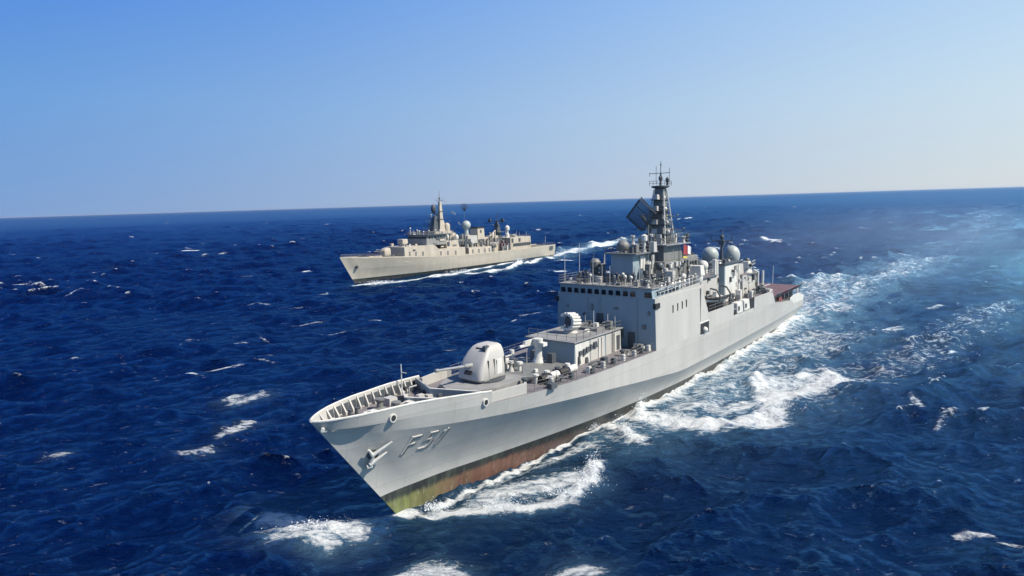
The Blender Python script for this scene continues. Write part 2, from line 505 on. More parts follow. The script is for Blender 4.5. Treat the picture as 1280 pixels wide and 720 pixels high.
# ================================================================== sea
STROKES = [
    ([(-8.1, 53.0), (-4.8, 57.2), (-0.6, 62.4), (4.9, 68.6)], 2.6, 0, -0.85, 0.1),
    ([(-10.6, 52.8), (-6.3, 52.7), (-2.0, 53.2), (2.3, 53.8), (4.7, 54.9)], 0.8, 1.1, 0.2, 0.3),
    ([(4.8, 55.2), (6.8, 57.6), (7.9, 60.6)], 1.1, 1.1, 0.9, 0.3),
    ([(-2.8, 54.9), (0.9, 56.8), (5.7, 58.5)], 1.8, 0.78, 0.15, 0.4),
    ([(-4.8, 56.2), (-0.6, 60.8), (4.6, 64.5), (9.0, 68.3)], 1.2, 0.6, -0.15, 0.3),
    ([(-7.8, 53.4), (-3.7, 57.9), (0.3, 63.1), (4.9, 67.6), (9.6, 72.3), (16.2, 78.7)], 0.5, 1.15, 0.12, 0.2),
    ([(16.2, 78.7), (23.5, 86.7), (33.1, 98.4), (46.6, 116.0), (63.1, 135.5)], 1.6, 0.95, 0.7, 0.3),
    ([(11.5, 72.4), (12.9, 69.7), (13.7, 67.9)], 1.5, 1.0, 0.8, 0.4),
    ([(15.8, 77.8), (15.7, 74.8)], 1.2, 1.0, 0.7, 0.3),
    ([(15.4, 75.1), (18.7, 74.2), (22.5, 72.2), (23.9, 72.7)], 2.2, 1.05, 0.5, 0.4),
    ([(23.7, 72.1), (27.6, 72.9), (32.2, 75.1), (34.3, 79.2)], 2.0, 0.95, 0.4, 0.4),
    ([(21.4, 78.8), (27.2, 77.4), (32.1, 79.5)], 2.4, 0.7, 0.1, 0.5),
    ([(36.1, 88.2), (35.0, 82.6), (38.4, 84.1), (43.3, 87.4), (49.8, 92.7)], 2.4, 1.0, 0.5, 0.4),
    ([(33.8, 81.0), (41.8, 91.8), (45.2, 91.4)], 3, 0.7, 0.1, 0.4),
    ([(22.3, 82.1), (33.7, 92.7), (46.9, 106.4), (62.7, 121.0)], 7, 0.52, 0, 0.6),
    ([(11.8, 71.0), (22.4, 78.7), (31.1, 79.5)], 5, 0.45, 0, 0.4),
    ([(33.6, 99.8), (49.4, 119.2), (66.0, 138.0), (77.7, 146.6)], 4, 0.6, 0, 0.7),
    ([(51.1, 93.4), (59.3, 96.8), (78.4, 111.6), (111.0, 140.5)], 5, 0.34, 0, 0.15),
    ([(35.8, 80.8), (49.8, 90.9)], 5, 0.35, 0, 0.3),
    ([(61.3, 121.2), (68.3, 122.5), (74.2, 121.6)], 3, 0.66, 0.2, 0.4),
    ([(64.8, 137.2), (75.1, 152.9), (94.5, 174.4), (121.2, 200.3), (168.0, 251.6)], 8, 0.44, 0.1, 1.0),
    ([(168.0, 251.6), (239.5, 333.8), (356.7, 477.0), (597.3, 780.6)], 13, 0.2, 0, 0.3),
    ([(68.9, 148.1), (83.2, 172.1), (102.7, 194.4)], 5, 0.55, 0.1, 0.9),
    ([(-21.8, 52.1), (-18.4, 50.5), (-16.1, 50.7), (-13.7, 49.5)], 1.5, 0.92, 0.4, 0.4),
    ([(-20.1, 49.3), (-17.3, 49.2), (-15.0, 48.0)], 1.0, 0.85, 0.1, 0.5),
    ([(-22.4, 51.0), (-21.3, 51.6)], 0.8, 0.7, 0.1, 0.4),
    ([(-8.5, 44.1), (-6.4, 44.6), (-4.5, 43.6)], 1.0, 0.78, 0.2, 0.3),
    ([(3.2, 43.5), (4.7, 44.1), (5.6, 43.4)], 1.0, 0.78, 0.2, 0.3),
    ([(-42.1, 89.1), (-39.6, 87.4), (-37.4, 89.0)], 1.3, 0.7, 0.3, 0.2),
    ([(-35.7, 73.7), (-34.5, 75.5), (-33.4, 77.6)], 1.1, 0.66, 0.2, 0.1),
    ([(-37.1, 67.7), (-36.5, 69.2), (-35.7, 69.9)], 1.2, 0.62, 0.1, 0.1),
    ([(-29.6, 66.0), (-26.9, 66.9), (-26.1, 67.3)], 0.9, 0.6, 0, 0.1),
    ([(-52.5, 67.7), (-50.9, 68.0)], 0.6, 0.6, 0, 0.1),
    ([(-95.0, 265.4), (-90.0, 276.6)], 1.6, 0.9, 0.3, 0.1),
    ([(-234.2, 450.2), (-209.5, 440.3)], 2.4, 0.9, 0.3, 0.1),
    ([(-189.4, 387.0), (-184.1, 397.0)], 2.4, 0.7, 0.3, 0.1),
    ([(184.7, 736.4), (238.5, 822.1)], 3, 0.95, 0.3, 0.2),
    ([(160.0, 409.0), (154.1, 361.8)], 3, 0.9, 0.3, 0.1),
    ([(34.9, 46.9), (36.2, 47.2), (37.5, 47.0)], 0.4, 0.9, 0.3, 0),
    ([(37.2, 45.7), (38.1, 45.5)], 0.3, 0.8, 0.1, 0),
    ([(96.3, 143.2), (100.9, 145.7)], 1.2, 0.85, 0.2, 0.1),
    ([(105.6, 138.2), (105.2, 134.2)], 1.2, 0.9, 0.2, 0.1),
    ([(50.3, 83.6), (52.5, 84.5)], 0.8, 0.8, 0.2, 0.1),
    ([(51.9, 79.2), (51.5, 75.4)], 0.6, 0.6, 0.2, 0.1),
    ([(48.3, 69.2), (53.2, 72.9)], 0.5, 0.5, 0.2, 0.1),
    ([(-55.9, 219.8), (-45.5, 221.8), (-34.7, 226.0), (-24.6, 240.9)], 1.6, 1.1, 0.3, 0.3),
    ([(-24.3, 238.2), (-12.4, 245.9), (-1.4, 260.9)], 2.2, 0.95, 0.3, 0.4),
    ([(-40.4, 225.1), (-30.3, 237.2), (-13.3, 264.4), (0.4, 284.9)], 1.4, 1.0, 0.2, 0.4),
    ([(-1.1, 264.0), (3.8, 272.8), (8.1, 275.0)], 1.8, 1.2, 1.5, 0.3),
    ([(8.3, 282.3), (19.8, 303.1)], 2, 1.0, 0.2, 0.4),
    ([(20.4, 312.0), (41.1, 352.1), (61.9, 383.3)], 6, 0.85, 0.2, 1.0),
    ([(22.3, 285.5), (33.8, 289.8)], 2, 0.7, 0.1, 0.3),
    ([(61.9, 383.3), (127.1, 471.0)], 8, 0.45, 0, 0.6),
    ([(15.6, 241.0), (20.7, 245.4)], 2, 0.8, 0.2, 0.2),
]
def sea():
    rng = np.random.default_rng(11)
    rr_ = list(np.linspace(3, 30, 50)[:-1])
    r = 30.0
    while r < 1600:
        rr_.append(r); r *= 1.0042
    while r < 120000:
        rr_.append(r); r *= 1.03
    rr_ = np.array(rr_)
    azf = np.arange(-47, 47.001, 0.078)
    azc = np.linspace(47, 313, 110)[1:-1]
    az = np.radians(np.concatenate([azf, azc]))
    NR, NA = len(rr_), len(az)
    X = (rr_[:, None] * np.sin(az)[None, :])
    Y = (rr_[:, None] * np.cos(az)[None, :])
    dr = np.gradient(rr_)
    spc = np.maximum(dr, rr_ * R(0.078))
    DX = np.zeros_like(X); DY = np.zeros_like(X); Z = np.zeros_like(X); J = np.zeros_like(X)
    wind = R(-78)          # travel direction of the waves (from +X axis, ccw): towards the viewer, slightly right
    # groups make the sea uneven
    env = np.ones_like(X)
    for _ in range(6):
        kx, ky = rng.normal(0, .035, 2)
        env += .13 * np.sin(kx * X + ky * Y + rng.uniform(0, 6.3))
    nw = 110
    lam = np.exp(np.linspace(np.log(1.1), np.log(62), nw))
    for i in range(nw):
        l = lam[i] * rng.uniform(.96, 1.04)
        spread = .95 if l < 8 else (.65 if l < 25 else .35)
        th = wind + rng.normal(0, spread)
        k = 2 * math.pi / l
        amp = 0.0130 * l * (1.0 if l < 13 else (13 / l) ** 1.0) * rng.uniform(.5, 1.3) * SEA_AMP
        fade = np.clip((l / spc - 2.4) / 2.0, 0, 1)
        idx = np.nonzero(fade > 0)[0]
        if len(idx) == 0:
            continue
        a, b = idx[0], idx[-1] + 1
        f = (fade[a:b] * amp)[:, None]
        ph = k * (math.cos(th) * X[a:b] + math.sin(th) * Y[a:b]) + rng.uniform(0, 6.283)
        c, s = np.cos(ph), np.sin(ph)
        e = env[a:b]
        Z[a:b] += f * c * e
        Q = 1.0
        DX[a:b] -= Q * f * s * math.cos(th)
        DY[a:b] -= Q * f * s * math.sin(th)
        J[a:b] += k * f * c * e
    foam = np.clip((J - FOAM_J) / .35, 0, 1) * .75
    foam *= np.clip(((rr_ - 30) / 60), 0, 1)[:, None] * .6 + .4
    aer = np.zeros_like(X)
    # far field whitecaps as small streaks
    for i in range(270):
        r0 = 10 ** rng.uniform(2.05, 3.3); a0 = R(rng.uniform(-46, 46))
        cx, cy = r0 * math.sin(a0), r0 * math.cos(a0)
        L_ = rng.uniform(.7, 2.6) * (1 + r0 / 400)
        W_ = rng.uniform(.16, .38) * (1 + r0 / 160)
        ii = np.nonzero(np.abs(rr_ - r0) < 6 * (L_ + W_))[0]
        if len(ii) < 1: continue
        a, b = ii[0], ii[-1] + 1
        t = rng.normal(0, .4)
        dx, dy = X[a:b] - cx, Y[a:b] - cy
        u, v = dx * math.cos(t) + dy * math.sin(t), -dx * math.sin(t) + dy * math.cos(t)
        g = np.exp(-(u / L_) ** 2 - (v / W_) ** 2)
        foam[a:b] = np.maximum(foam[a:b], g * rng.uniform(.45, 1.0))
    # calmer water pressed along the two hulls
    for bx, by, th in ((-15.969, 46.374, 0.906), (-60.58, 220.621, 0.905)):
        dx, dy = X - bx, Y - by
        s_ = dx * math.cos(th) + dy * math.sin(th)
        p_ = np.abs(dx * math.sin(th) - dy * math.cos(th))
        inn = np.clip((s_ + 2) / 8, 0, 1) * np.clip((130 - s_) / 10, 0, 1) * np.clip((16 - p_) / 9, 0, 1)
        Z *= 1 - .75 * inn; DX *= 1 - .6 * inn; DY *= 1 - .6 * inn
        foam *= 1 - .8 * inn
    far = np.clip((np.log(rr_) - math.log(350)) / (math.log(2600) - math.log(350)), 0, 1)[:, None] * np.ones_like(X)
    for pts, w, fo, hg, ae in STROKES:
        P = np.array(pts, float)
        pad = w * 3.2 + 3
        x0, y0 = P.min(0) - pad; x1, y1 = P.max(0) + pad
        rl, rh = 0, NR
        rc = np.hypot(P[:, 0], P[:, 1])
        ii = np.nonzero((rr_ > rc.min() - pad - 6) & (rr_ < rc.max() + pad + 6))[0]
        if len(ii) == 0: continue
        a, b = ii[0], ii[-1] + 1
        jj = slice(0, len(azf))
        Xs, Ys = X[a:b, jj], Y[a:b, jj]
        d = np.full(Xs.shape, 1e9)
        for p, q in zip(P[:-1], P[1:]):
            v = q - p
            t = np.clip(((Xs - p[0]) * v[0] + (Ys - p[1]) * v[1]) / (v @ v), 0, 1)
            d = np.minimum(d, np.hypot(Xs - p[0] - t * v[0], Ys - p[1] - t * v[1]))
        g = np.exp(-(d / w) ** 2)
        foam[a:b, jj] = np.maximum(foam[a:b, jj], np.minimum(fo * g * 1.15, fo))
        Z[a:b, jj] += hg * np.exp(-(d / (w * .8)) ** 2) * (.6 + .4 * np.sin(Xs * 2.1 + np.sin(Ys * 1.7) * 2) * np.sin(Ys * 2.6 + 1))
        g2 = np.exp(-(d / (w * 1.8)) ** 2)
        aer[a:b, jj] = np.maximum(aer[a:b, jj], ae * g2)
    # outer rim flat
    V = np.stack([X + DX, Y + DY, Z], 2).reshape(-1, 3).astype(np.float32)
    i, j = np.meshgrid(np.arange(NR - 1), np.arange(NA), indexing='ij')
    j2 = (j + 1) % NA
    Q4 = np.stack([i * NA + j, i * NA + j2, (i + 1) * NA + j2, (i + 1) * NA + j], -1).reshape(-1, 4)[:, ::-1]
    me = bpy.data.meshes.new('sea')
    nq = len(Q4)
    me.vertices.add(len(V)); me.vertices.foreach_set('co', V.ravel())
    me.loops.add(nq * 4); me.loops.foreach_set('vertex_index', Q4.ravel().astype(np.int32))
    me.polygons.add(nq)
    me.polygons.foreach_set('loop_start', np.arange(0, nq * 4, 4, dtype=np.int32))
    me.polygons.foreach_set('loop_total', np.full(nq, 4, dtype=np.int32))
    me.polygons.foreach_set('use_smooth', np.ones(nq, dtype=bool))
    me.update(calc_edges=True)
    for nm, arr in (('foam', foam), ('aeration', aer), ('openness', far)):
        at = me.attributes.new(nm, 'FLOAT', 'POINT')
        at.data.foreach_set('value', arr.ravel().astype(np.float32))
    o = bpy.data.objects.new('sea', me)
    col.objects.link(o)
    o['kind'] = 'structure'
    return o

def sea_material():
    m, nt, b = new_mat('sea_water')
    N, Lk = nt.nodes, nt.links
    def math_(op, a, c=None, clamp=False):
        n = N.new('ShaderNodeMath'); n.operation = op; n.use_clamp = clamp
        for i, v in enumerate((a, c)):
            if v is None: continue
            if isinstance(v, (int, float)): n.inputs[i].default_value = v
            else: Lk.new(v, n.inputs[i])
        return n.outputs[0]
    geo = N.new('ShaderNodeNewGeometry')
    def noise(scale, detail, rough, stretch=(1, 1, 1), rot=0.0, dist=0.0):
        mp = N.new('ShaderNodeMapping')
        mp.inputs['Scale'].default_value = stretch
        mp.inputs['Rotation'].default_value = (0, 0, rot)
        Lk.new(geo.outputs['Position'], mp.inputs['Vector'])
        n = N.new('ShaderNodeTexNoise')
        n.inputs['Scale'].default_value = scale
        n.inputs['Detail'].default_value = detail
        n.inputs['Roughness'].default_value = rough
        n.inputs['Distortion'].default_value = dist
        Lk.new(mp.outputs['Vector'], n.inputs['Vector'])
        return n.outputs['Fac']
    fa = N.new('ShaderNodeAttribute'); fa.attribute_name = 'foam'
    aa = N.new('ShaderNodeAttribute'); aa.attribute_name = 'aeration'
    # foam coverage = attribute against lacy noise
    n1 = noise(.60, 10, .70, (1, 2.2, 1), R(-38), .7)
    n2 = noise(2.6, 6, .72, (1, 2.0, 1), R(-38), 1.0)
    nn = math_('ADD', math_('MULTIPLY', n1, .7), math_('MULTIPLY', n2, .3))
    rng_ = N.new('ShaderNodeMapRange')
    rng_.inputs['From Min'].default_value = .36; rng_.inputs['From Max'].default_value = .62
    Lk.new(nn, rng_.inputs['Value'])
    thr = math_('SUBTRACT', math_('ADD', fa.outputs['Fac'], rng_.outputs['Result']), 1.0)
    fm = N.new('ShaderNodeMapRange')
    fm.inputs['From Min'].default_value = -.06; fm.inputs['From Max'].default_value = .55
    Lk.new(thr, fm.inputs['Value'])
    fmask = fm.outputs['Result']
    # water body
    col_n = noise(.035, 4, .6)
    body = N.new('ShaderNodeMix'); body.data_type = 'RGBA'
    body.inputs['A'].default_value = WATER_A; body.inputs['B'].default_value = WATER_B
    cr_ = N.new('ShaderNodeMapRange'); cr_.inputs['From Min'].default_value = .35; cr_.inputs['From Max'].default_value = .65
    Lk.new(col_n, cr_.inputs['Value']); Lk.new(cr_.outputs['Result'], body.inputs['Factor'])
    bd_ = N.new('ShaderNodeMix'); bd_.data_type = 'RGBA'
    aern = math_('MULTIPLY', aa.outputs['Fac'], math_('ADD', math_('MULTIPLY', noise(.25, 7, .65, (1, 1, 1), 0, .8), 1.7), -.22), True)
    Lk.new(aern, bd_.inputs['Factor']); Lk.new(body.outputs['Result'], bd_.inputs['A'])
    bd_.inputs['B'].default_value = (0.15, 0.29, 0.37, 1)
    Lk.new(bd_.outputs['Result'], b.inputs['Base Color'])
    fr_ = N.new('ShaderNodeAttribute'); fr_.attribute_name = 'openness'     # unresolved ripples far out: rougher, less mirror-like
    Lk.new(math_('ADD', math_('MULTIPLY', fr_.outputs['Fac'], .35), WATER_ROUGH), b.inputs['Roughness'])
    b.inputs['IOR'].default_value = 1.33
    Lk.new(math_("SUBTRACT", .42, math_("MULTIPLY", fr_.outputs["Fac"], .18)), b.inputs['Specular IOR Level'])
    # ripples
    r1 = noise(.55, 8, .62, (1, 1.9, 1), R(8), .3)
    r2 = noise(2.4, 5, .6, (1, 2.0, 1), R(20), .2)
    r3 = noise(.12, 4, .55, (1, 2.2, 1), R(10), .2)
    hgt = math_('ADD', math_('ADD', math_('MULTIPLY', r1, .75), math_('MULTIPLY', r2, .16)), math_('MULTIPLY', r3, 2.0))
    bp = N.new('ShaderNodeBump'); bp.inputs['Strength'].default_value = 1.0; bp.inputs['Distance'].default_value = BUMP
    Lk.new(hgt, bp.inputs['Height']); Lk.new(bp.outputs['Normal'], b.inputs['Normal'])
    fb = N.new('ShaderNodeBsdfPrincipled')
    fb.inputs['Base Color'].default_value = (.80, .84, .86, 1)
    fb.inputs['Roughness'].default_value = .7
    bp2 = N.new('ShaderNodeBump'); bp2.inputs['Strength'].default_value = 1.0; bp2.inputs['Distance'].default_value = .5
    Lk.new(math_('ADD', n2, n1), bp2.inputs['Height']); Lk.new(bp2.outputs['Normal'], fb.inputs['Normal'])
    # reflections tinted blue through the glossy colour to cut their red
    b.inputs['Specular IOR Level'].default_value = 0.0
    for l_ in list(b.inputs['Specular IOR Level'].links):
        Lk.remove(l_)
    gl = N.new('ShaderNodeBsdfGlossy')
    gl.inputs['Color'].default_value = GLOSS
    Lk.new(math_('ADD', math_('MULTIPLY', fr_.outputs['Fac'], .30), WATER_ROUGH), gl.inputs['Roughness'])
    Lk.new(bp.outputs['Normal'], gl.inputs['Normal'])
    fre = N.new('ShaderNodeFresnel'); fre.inputs['IOR'].default_value = 1.33
    Lk.new(bp.outputs['Normal'], fre.inputs['Normal'])
    wmx = N.new('ShaderNodeMixShader')
    Lk.new(math_('MULTIPLY', fre.outputs['Fac'], math_('ADD', .34, math_('MULTIPLY', fr_.outputs['Fac'], .16))), wmx.inputs['Fac'])
    Lk.new(b.outputs['BSDF'], wmx.inputs[1]); Lk.new(gl.outputs['BSDF'], wmx.inputs[2])
    mx = N.new('ShaderNodeMixShader')
    Lk.new(fmask, mx.inputs['Fac']); Lk.new(wmx.outputs['Shader'], mx.inputs[1]); Lk.new(fb.outputs['BSDF'], mx.inputs[2])
    Lk.new(mx.outputs['Shader'], N['Material Output'].inputs['Surface'])
    return m
SEA_AMP, FOAM_J, BUMP, WATER_ROUGH = .92, .74, 1.1, .10
WATER_A, WATER_B = (0.0001, 0.0015, 0.020, 1), (0.0001, 0.004, 0.030, 1)
GLOSS = (.20, .54, .88, 1)
sea_o = sea()
sea_o.data.materials.append(sea_material())

# ================================================================== near frigate
TH = 0.906
AFT = (math.cos(TH), math.sin(TH))
def ship_root(name, bow, th, trim, label, cat, group=None):
    o = bpy.data.objects.new(name, None)
    col.objects.link(o)
    o.rotation_euler = (0, trim, th)
    o.location = (bow[0] + 60 * math.cos(th), bow[1] + 60 * math.sin(th), 0)
    o.empty_display_size = 5
    return tag(o, label, cat, group)
A = ship_root('frigate', (-15.969, 46.374), TH, R(1.2),
              'large light grey warship in the foreground, F51 on its bow, domed gun turret', 'warship', 'warships steaming in line abreast')

stem1 = lambda z: 0.0 + (9.66 - z) * 0.758 if z > -1.3 else 8.31 + (-1.3 - z) * 0.9
deck_z = cubic([0, 4, 8, 16, 30, 45, 60, 85, 97, 104, 112, 125], [8.85, 8.7, 8.5, 8.0, 7.7, 7.75, 7.7, 7.55, 7.3, 6.75, 6.1, 5.1])
deck_h = cubic([0.6, 1.5, 3, 6, 8, 11, 16, 20, 25, 32, 40, 45, 60, 85, 100, 118, 125], [0.06, 0.8, 1.65, 2.6, 3.0, 3.75, 4.85, 5.6, 6.3, 6.9, 7.3, 7.5, 7.6, 7.5, 7.2, 6.7, 6.5])
top_z = cubic([0, 3, 6, 8, 11, 16], [9.66, 9.72, 9.72, 9.66, 9.5, 9.05])
top_h = cubic([0, 0.5, 1.5, 3, 6, 8, 11, 16], [0.06, 0.65, 1.3, 2.0, 2.8, 3.15, 3.88, 4.9])
kn_z = cubic([0, 1.1, 6, 12, 20, 34, 45, 55, 70, 93, 125], [8.6, 8.35, 7.65, 6.95, 6.3, 5.3, 4.3, 3.5, 3.5, 3.6, 3.6])
kn_h = cubic([0.8, 1.5, 3, 6, 12, 20, 34, 45, 60, 93, 118, 125], [0.06, 0.5, 1.3, 2.2, 3.7, 5.3, 7.0, 7.5, 7.62, 7.4, 6.7, 6.5])
bt_h = cubic([6.4, 12.5, 17.7, 28.8, 39.3, 50, 60, 86, 118, 125], [0.06, 0.65, 1.65, 3.65, 5.15, 6.05, 6.5, 6.4, 5.8, 5.5])
wl_h = cubic([8.3, 12.5, 17.7, 28.8, 39.3, 50, 60, 86, 118, 125], [0.06, 0.4, 1.15, 2.8, 4.3, 5.4, 6.0, 5.9, 5.3, 5.0])
def flare(t):
    return (lambda s: 1.2 + t * (kn_z(s) - 1.2), lambda s: bt_h(s) + (t ** 1.3) * (kn_h(s) - bt_h(s)))
H1 = HullForm(stem1, 124.5, [
    (deck_z, deck_h), (kn_z, kn_h), flare(.75), flare(.5), flare(.25),
    (lambda s: 1.2, bt_h), (lambda s: 0.0, lambda s: .5 * bt_h(s) + .5 * wl_h(s)), (lambda s: -1.3, wl_h),
    (lambda s: -3.2, lambda s: wl_h(s) * 0.72)])
hull = shell(H1, 'hull', G['hull'], A, -4.6)
rows = H1.rings()
deck = deck_sheet(rows[0], 0.0, 0.0, 'main_deck', G['deck'], A)

# bulwark round the bow with inner brackets
def bulwark_ring():
    mb = MB()
    N_ = 44
    vs_, fs_ = [], []
    path = []
    for i in range(N_ + 1):
        s = 16.0 * (1 - i / N_) ** 1.6
        path.append((s, top_h(s), top_z(s), max(deck_h(max(s, .6)), .06), deck_z(s)))
    full = [(a, b, c, d, e) for a, b, c, d, e in path] + [(a, -b, c, -d, e) for a, b, c, d, e in path[::-1][1:]]
    for s, ph, zt, pd, zd in full:
        k = 1 if ph > 0 else -1
        sd_ = max(s, 0.63 + 0 * s) if s < 0.7 else s
        vs_ += [(sd_, pd, zd - 0.02), (s, ph, zt), (s + 0.08, ph - k * min(abs(ph) * .9, .13), zt), (sd_ + 0.08, pd - k * min(abs(pd) * .9, .12), zd + 0.01)]
    for i in range(len(full) - 1):
        for j in range(4):
            a, b = i * 4 + j, i * 4 + (j + 1) % 4
            fs_.append((a, b, b + 4, a + 4))
    fs_ += [(0, 1, 2, 3), tuple(len(vs_) - 4 + j for j in (3, 2, 1, 0))]
    return mb.add(vs_, fs_)
bw = bulwark_ring().build('bulwark', G['hull'], A, smooth=True, auto=True)
rl = MB()
for sg in (1, -1):
    pts = [(s, sg * (top_h(s) - .06), top_z(s) + .04) for s in [0.15, .4, .8, 1.3, 2, 3, 4, 5, 6, 7, 8, 9.5, 11, 12.5, 14, 16]]
    for a, b in zip(pts, pts[1:]):
        rl.tube(a, b, 0.10, 0.10, 6)
rl.build('bulwark_rail', G['white'], A)
first = None
for sg in (1, -1):
    for k in range(15):
        s = 1.6 + k * 0.98
        zt, zd = top_z(s) - .05, deck_z(s)
        pt_, pd_ = sg * (top_h(s) - .13), sg * (deck_h(max(s, .7)) - .12)
        w_ = 0.42
        foot = sg * max(0.15, abs(pd_) - w_)
        m = MB().extrude([(s, pt_, zt), (s, pd_, zd), (s, foot, zd), (s, foot, zd + .25), (s, pt_ - sg * .10, zt)], (0.13, 0, 0))
        m.build('bulwark_bracket', G['grey'], A)
        s2 = s + .24
        c_ = lambda ss, t: (ss, sg * ((top_h(ss) - .15) * t + (deck_h(max(ss, .7)) - .14) * (1 - t) - .02), top_z(ss) * t + deck_z(ss) * (1 - t))
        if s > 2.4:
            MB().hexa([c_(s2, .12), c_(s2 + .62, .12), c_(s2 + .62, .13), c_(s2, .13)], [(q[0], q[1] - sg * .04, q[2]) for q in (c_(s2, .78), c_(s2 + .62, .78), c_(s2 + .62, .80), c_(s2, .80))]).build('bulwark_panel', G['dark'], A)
# fairlead holes in the bulwark / strake: ring and dark centre
for s, dz in ((5.9, -.25), (15.2, -.35)):
    z = deck_z(s) + dz + .55
    p = top_h(s) * .5 + deck_h(s) * .5 + .06
    for nm, r, off, mt in (('fairlead', .36, 0, G['white']), ('fairlead_hole', .25, .03, G['black'])):
        MB().tube((s, p - .3, z), (s + .0, p + .06 + off, z), r, r, 16).build(nm, mt, bw if nm == 'fairlead_hole' else bw)
MB().tube((0.9, .2, 9.05), (0.55, .75, 9.0), .16, .16, 12).build('bow_fairlead', G['white'], A)

# raised hull number, built as slanted strokes lying on the flare
def on_hull(s, z, off):
    p = H1.side(s, z)
    e = .15
    ds = (H1.side(s + e, z) - H1.side(s - e, z)) / (2 * e)
    dz_ = (H1.side(s, z + e) - H1.side(s, z - e)) / (2 * e)
    n = Vector((-ds, 1, -dz_)).normalized() * off
    return (s + n.x, p + n.y, z + n.z)
def stroke_on_hull(mb, poly, w, o0, o1):
    """poly in (s, z); thick ribbon following the shell"""
    for (a, b) in zip(poly, poly[1:]):
        d = Vector((b[0] - a[0], b[1] - a[1]))
        L_ = d.length
        d /= L_
        nn = Vector((-d.y, d.x)) * w / 2
        a2 = (a[0] - d.x * w * .42, a[1] - d.y * w * .42)
        m = max(1, int(L_ / .3))
        L2 = L_ + w * .84
        rings = []
        for k in range(m + 1):
            q = (a2[0] + d.x * L2 * k / m, a2[1] + d.y * L2 * k / m)
            rings.append([on_hull(q[0] + nn.x, q[1] + nn.y, o0), on_hull(q[0] + nn.x, q[1] + nn.y, o1),
                          on_hull(q[0] - nn.x, q[1] - nn.y, o1), on_hull(q[0] - nn.x, q[1] - nn.y, o0)])
        mb.loft(rings)
GL = {'F': [[(0, 0), (0, 1)], [(0, 1), (.62, 1)], [(0, .53), (.5, .53)]],
      '5': [[(.6, 1), (.08, 1)], [(.08, 1), (.04, .56)], [(.04, .56), (.5, .56), (.62, .42), (.62, .15), (.5, 0), (0, 0)]],
      '1': [[(.3, 0), (.3, 1)], [(.3, 1), (.16, .88)]]}
for off, nm, mt, o0, o1 in ((0.12, 'number_shadow_edge', G['black'], -.05, .035), (0, 'hull_number', G['grey'], -.05, .06)):
    mb = MB()
    for ch, s0 in (('F', 7.75), ('5', 9.35), ('1', 10.75)):
        for st in GL[ch]:
            for (x0, y0), (x1, y1) in zip(st, st[1:]):
                q = [(s0 + x * 1.35 + y * .55 + off, 5.0 + y * 1.45 - off * .8) for x, y in ((x0, y0), (x1, y1))]
                steep = abs(y1 - y0) > abs(x1 - x0)
                stroke_on_hull(mb, q, .22 if steep else .135, o0, o1)
    mb.build(nm, mt, hull)

# anchor housed under the flare
def anchor_on(sg):
    def c(s_, z_, off):
        q = on_hull(s_, z_, off)
        return (q[0], sg * q[1], q[2])
    o = MB().tube(c(4.9, 4.95, .35), c(5.1, 5.75, .25), .17, .14, 8).tube(c(4.7, 4.75, .3), c(5.15, 4.8, .35), .2, .2, 8).build('anchor', G['grey'], A)
    MB().tube(c(4.9, 5.0, .35), c(6.1, 5.9, .35), .20, .07, 8).build('anchor_fluke', G['white'], o)
    MB().tube(c(5.0, 5.75, .25), c(6.25, 6.85, .35), .18, .08, 8).tube(c(5.0, 5.75, .25), c(4.55, 6.45, .3), .17, .10, 8).build('anchor_stock', G['white'], o)
    MB().tube(c(5.1, 5.7, -.3), c(5.1, 5.7, .12), .5, .5, 16).build('hawsepipe', G['dark'], o)
anchor_on(1); anchor_on(-1)

# foredeck gear
def capstan(s, p):
    z = deck_z(s)
    o = MB().lathe((s, p, z), [(.50, 0), (.50, .15), (.30, .25), (.26, .65), (.42, .85), (.42, 1.0), (.1, 1.05)], 16).build('capstan', G['mast'], A, smooth=True, auto=True)
def bollard(s, p):
    z = deck_z(s)
    m = MB().box(s - .6, s + .6, p - .2, p + .2, z, z + .08)
    for d in (-.35, .35):
        m.lathe((s + d, p, z + .08), [(.15, 0), (.14, .45), (.19, .5), (.19, .58), (.02, .6)], 12)
    m.build('bollard', G['dark'], A)
capstan(7.6, -.9); capstan(7.8, 1.0)
for q in ((4.6, .9), (4.8, -1.0), (9.6, -2.6), (9.8, 2.7), (13.5, 3.9), (13.6, -3.8)):
    bollard(*q)
z = deck_z(5.8)
MB().box(5.2, 6.6, -.55, .6, z, z + .35, (.1, .1, .1, .1)).build('deck_hatch', G['white'], A)
MB().box(8.7, 9.7, -1.9, -.9, deck_z(9), deck_z(9) + .7, (.05,) * 4).build('deck_locker', G['grey'], A)
MB().box(9.3, 10.0, .2, 1.0, deck_z(9.5), deck_z(9.5) + .6, (.05,) * 4).build('deck_locker', G['white'], A)
for sg in (1, -1):
    ch = MB()
    pts = [(3.1, sg * .45), (5.0, sg * .62), (7.4, sg * .95)]
    for a, b in zip(pts, pts[1:]):
        L_ = math.dist(a, b); m = int(L_ / .3)
        for k in range(m):
            t0, t1 = k / m, (k + .7) / m
            qa = (a[0] + (b[0] - a[0]) * t0, a[1] + (b[1] - a[1]) * t0)
            qb = (a[0] + (b[0] - a[0]) * t1, a[1] + (b[1] - a[1]) * t1)
            ch.bar((qa[0], qa[1], deck_z(qa[0]) + .06), (qb[0], qb[1], deck_z(qb[0]) + .06), .07)
    ch.build('anchor_chain', G['dark'], A)
js = MB().tube((12.6, -3.6, deck_z(12.6)), (12.6, -3.6, deck_z(12.6) + 3.0), .07, .04, 6)
js.bar((12.6, -3.6, 10.4), (12.6, -2.9, 10.4), .04)
js.build('signal_pole', G['white'], A)
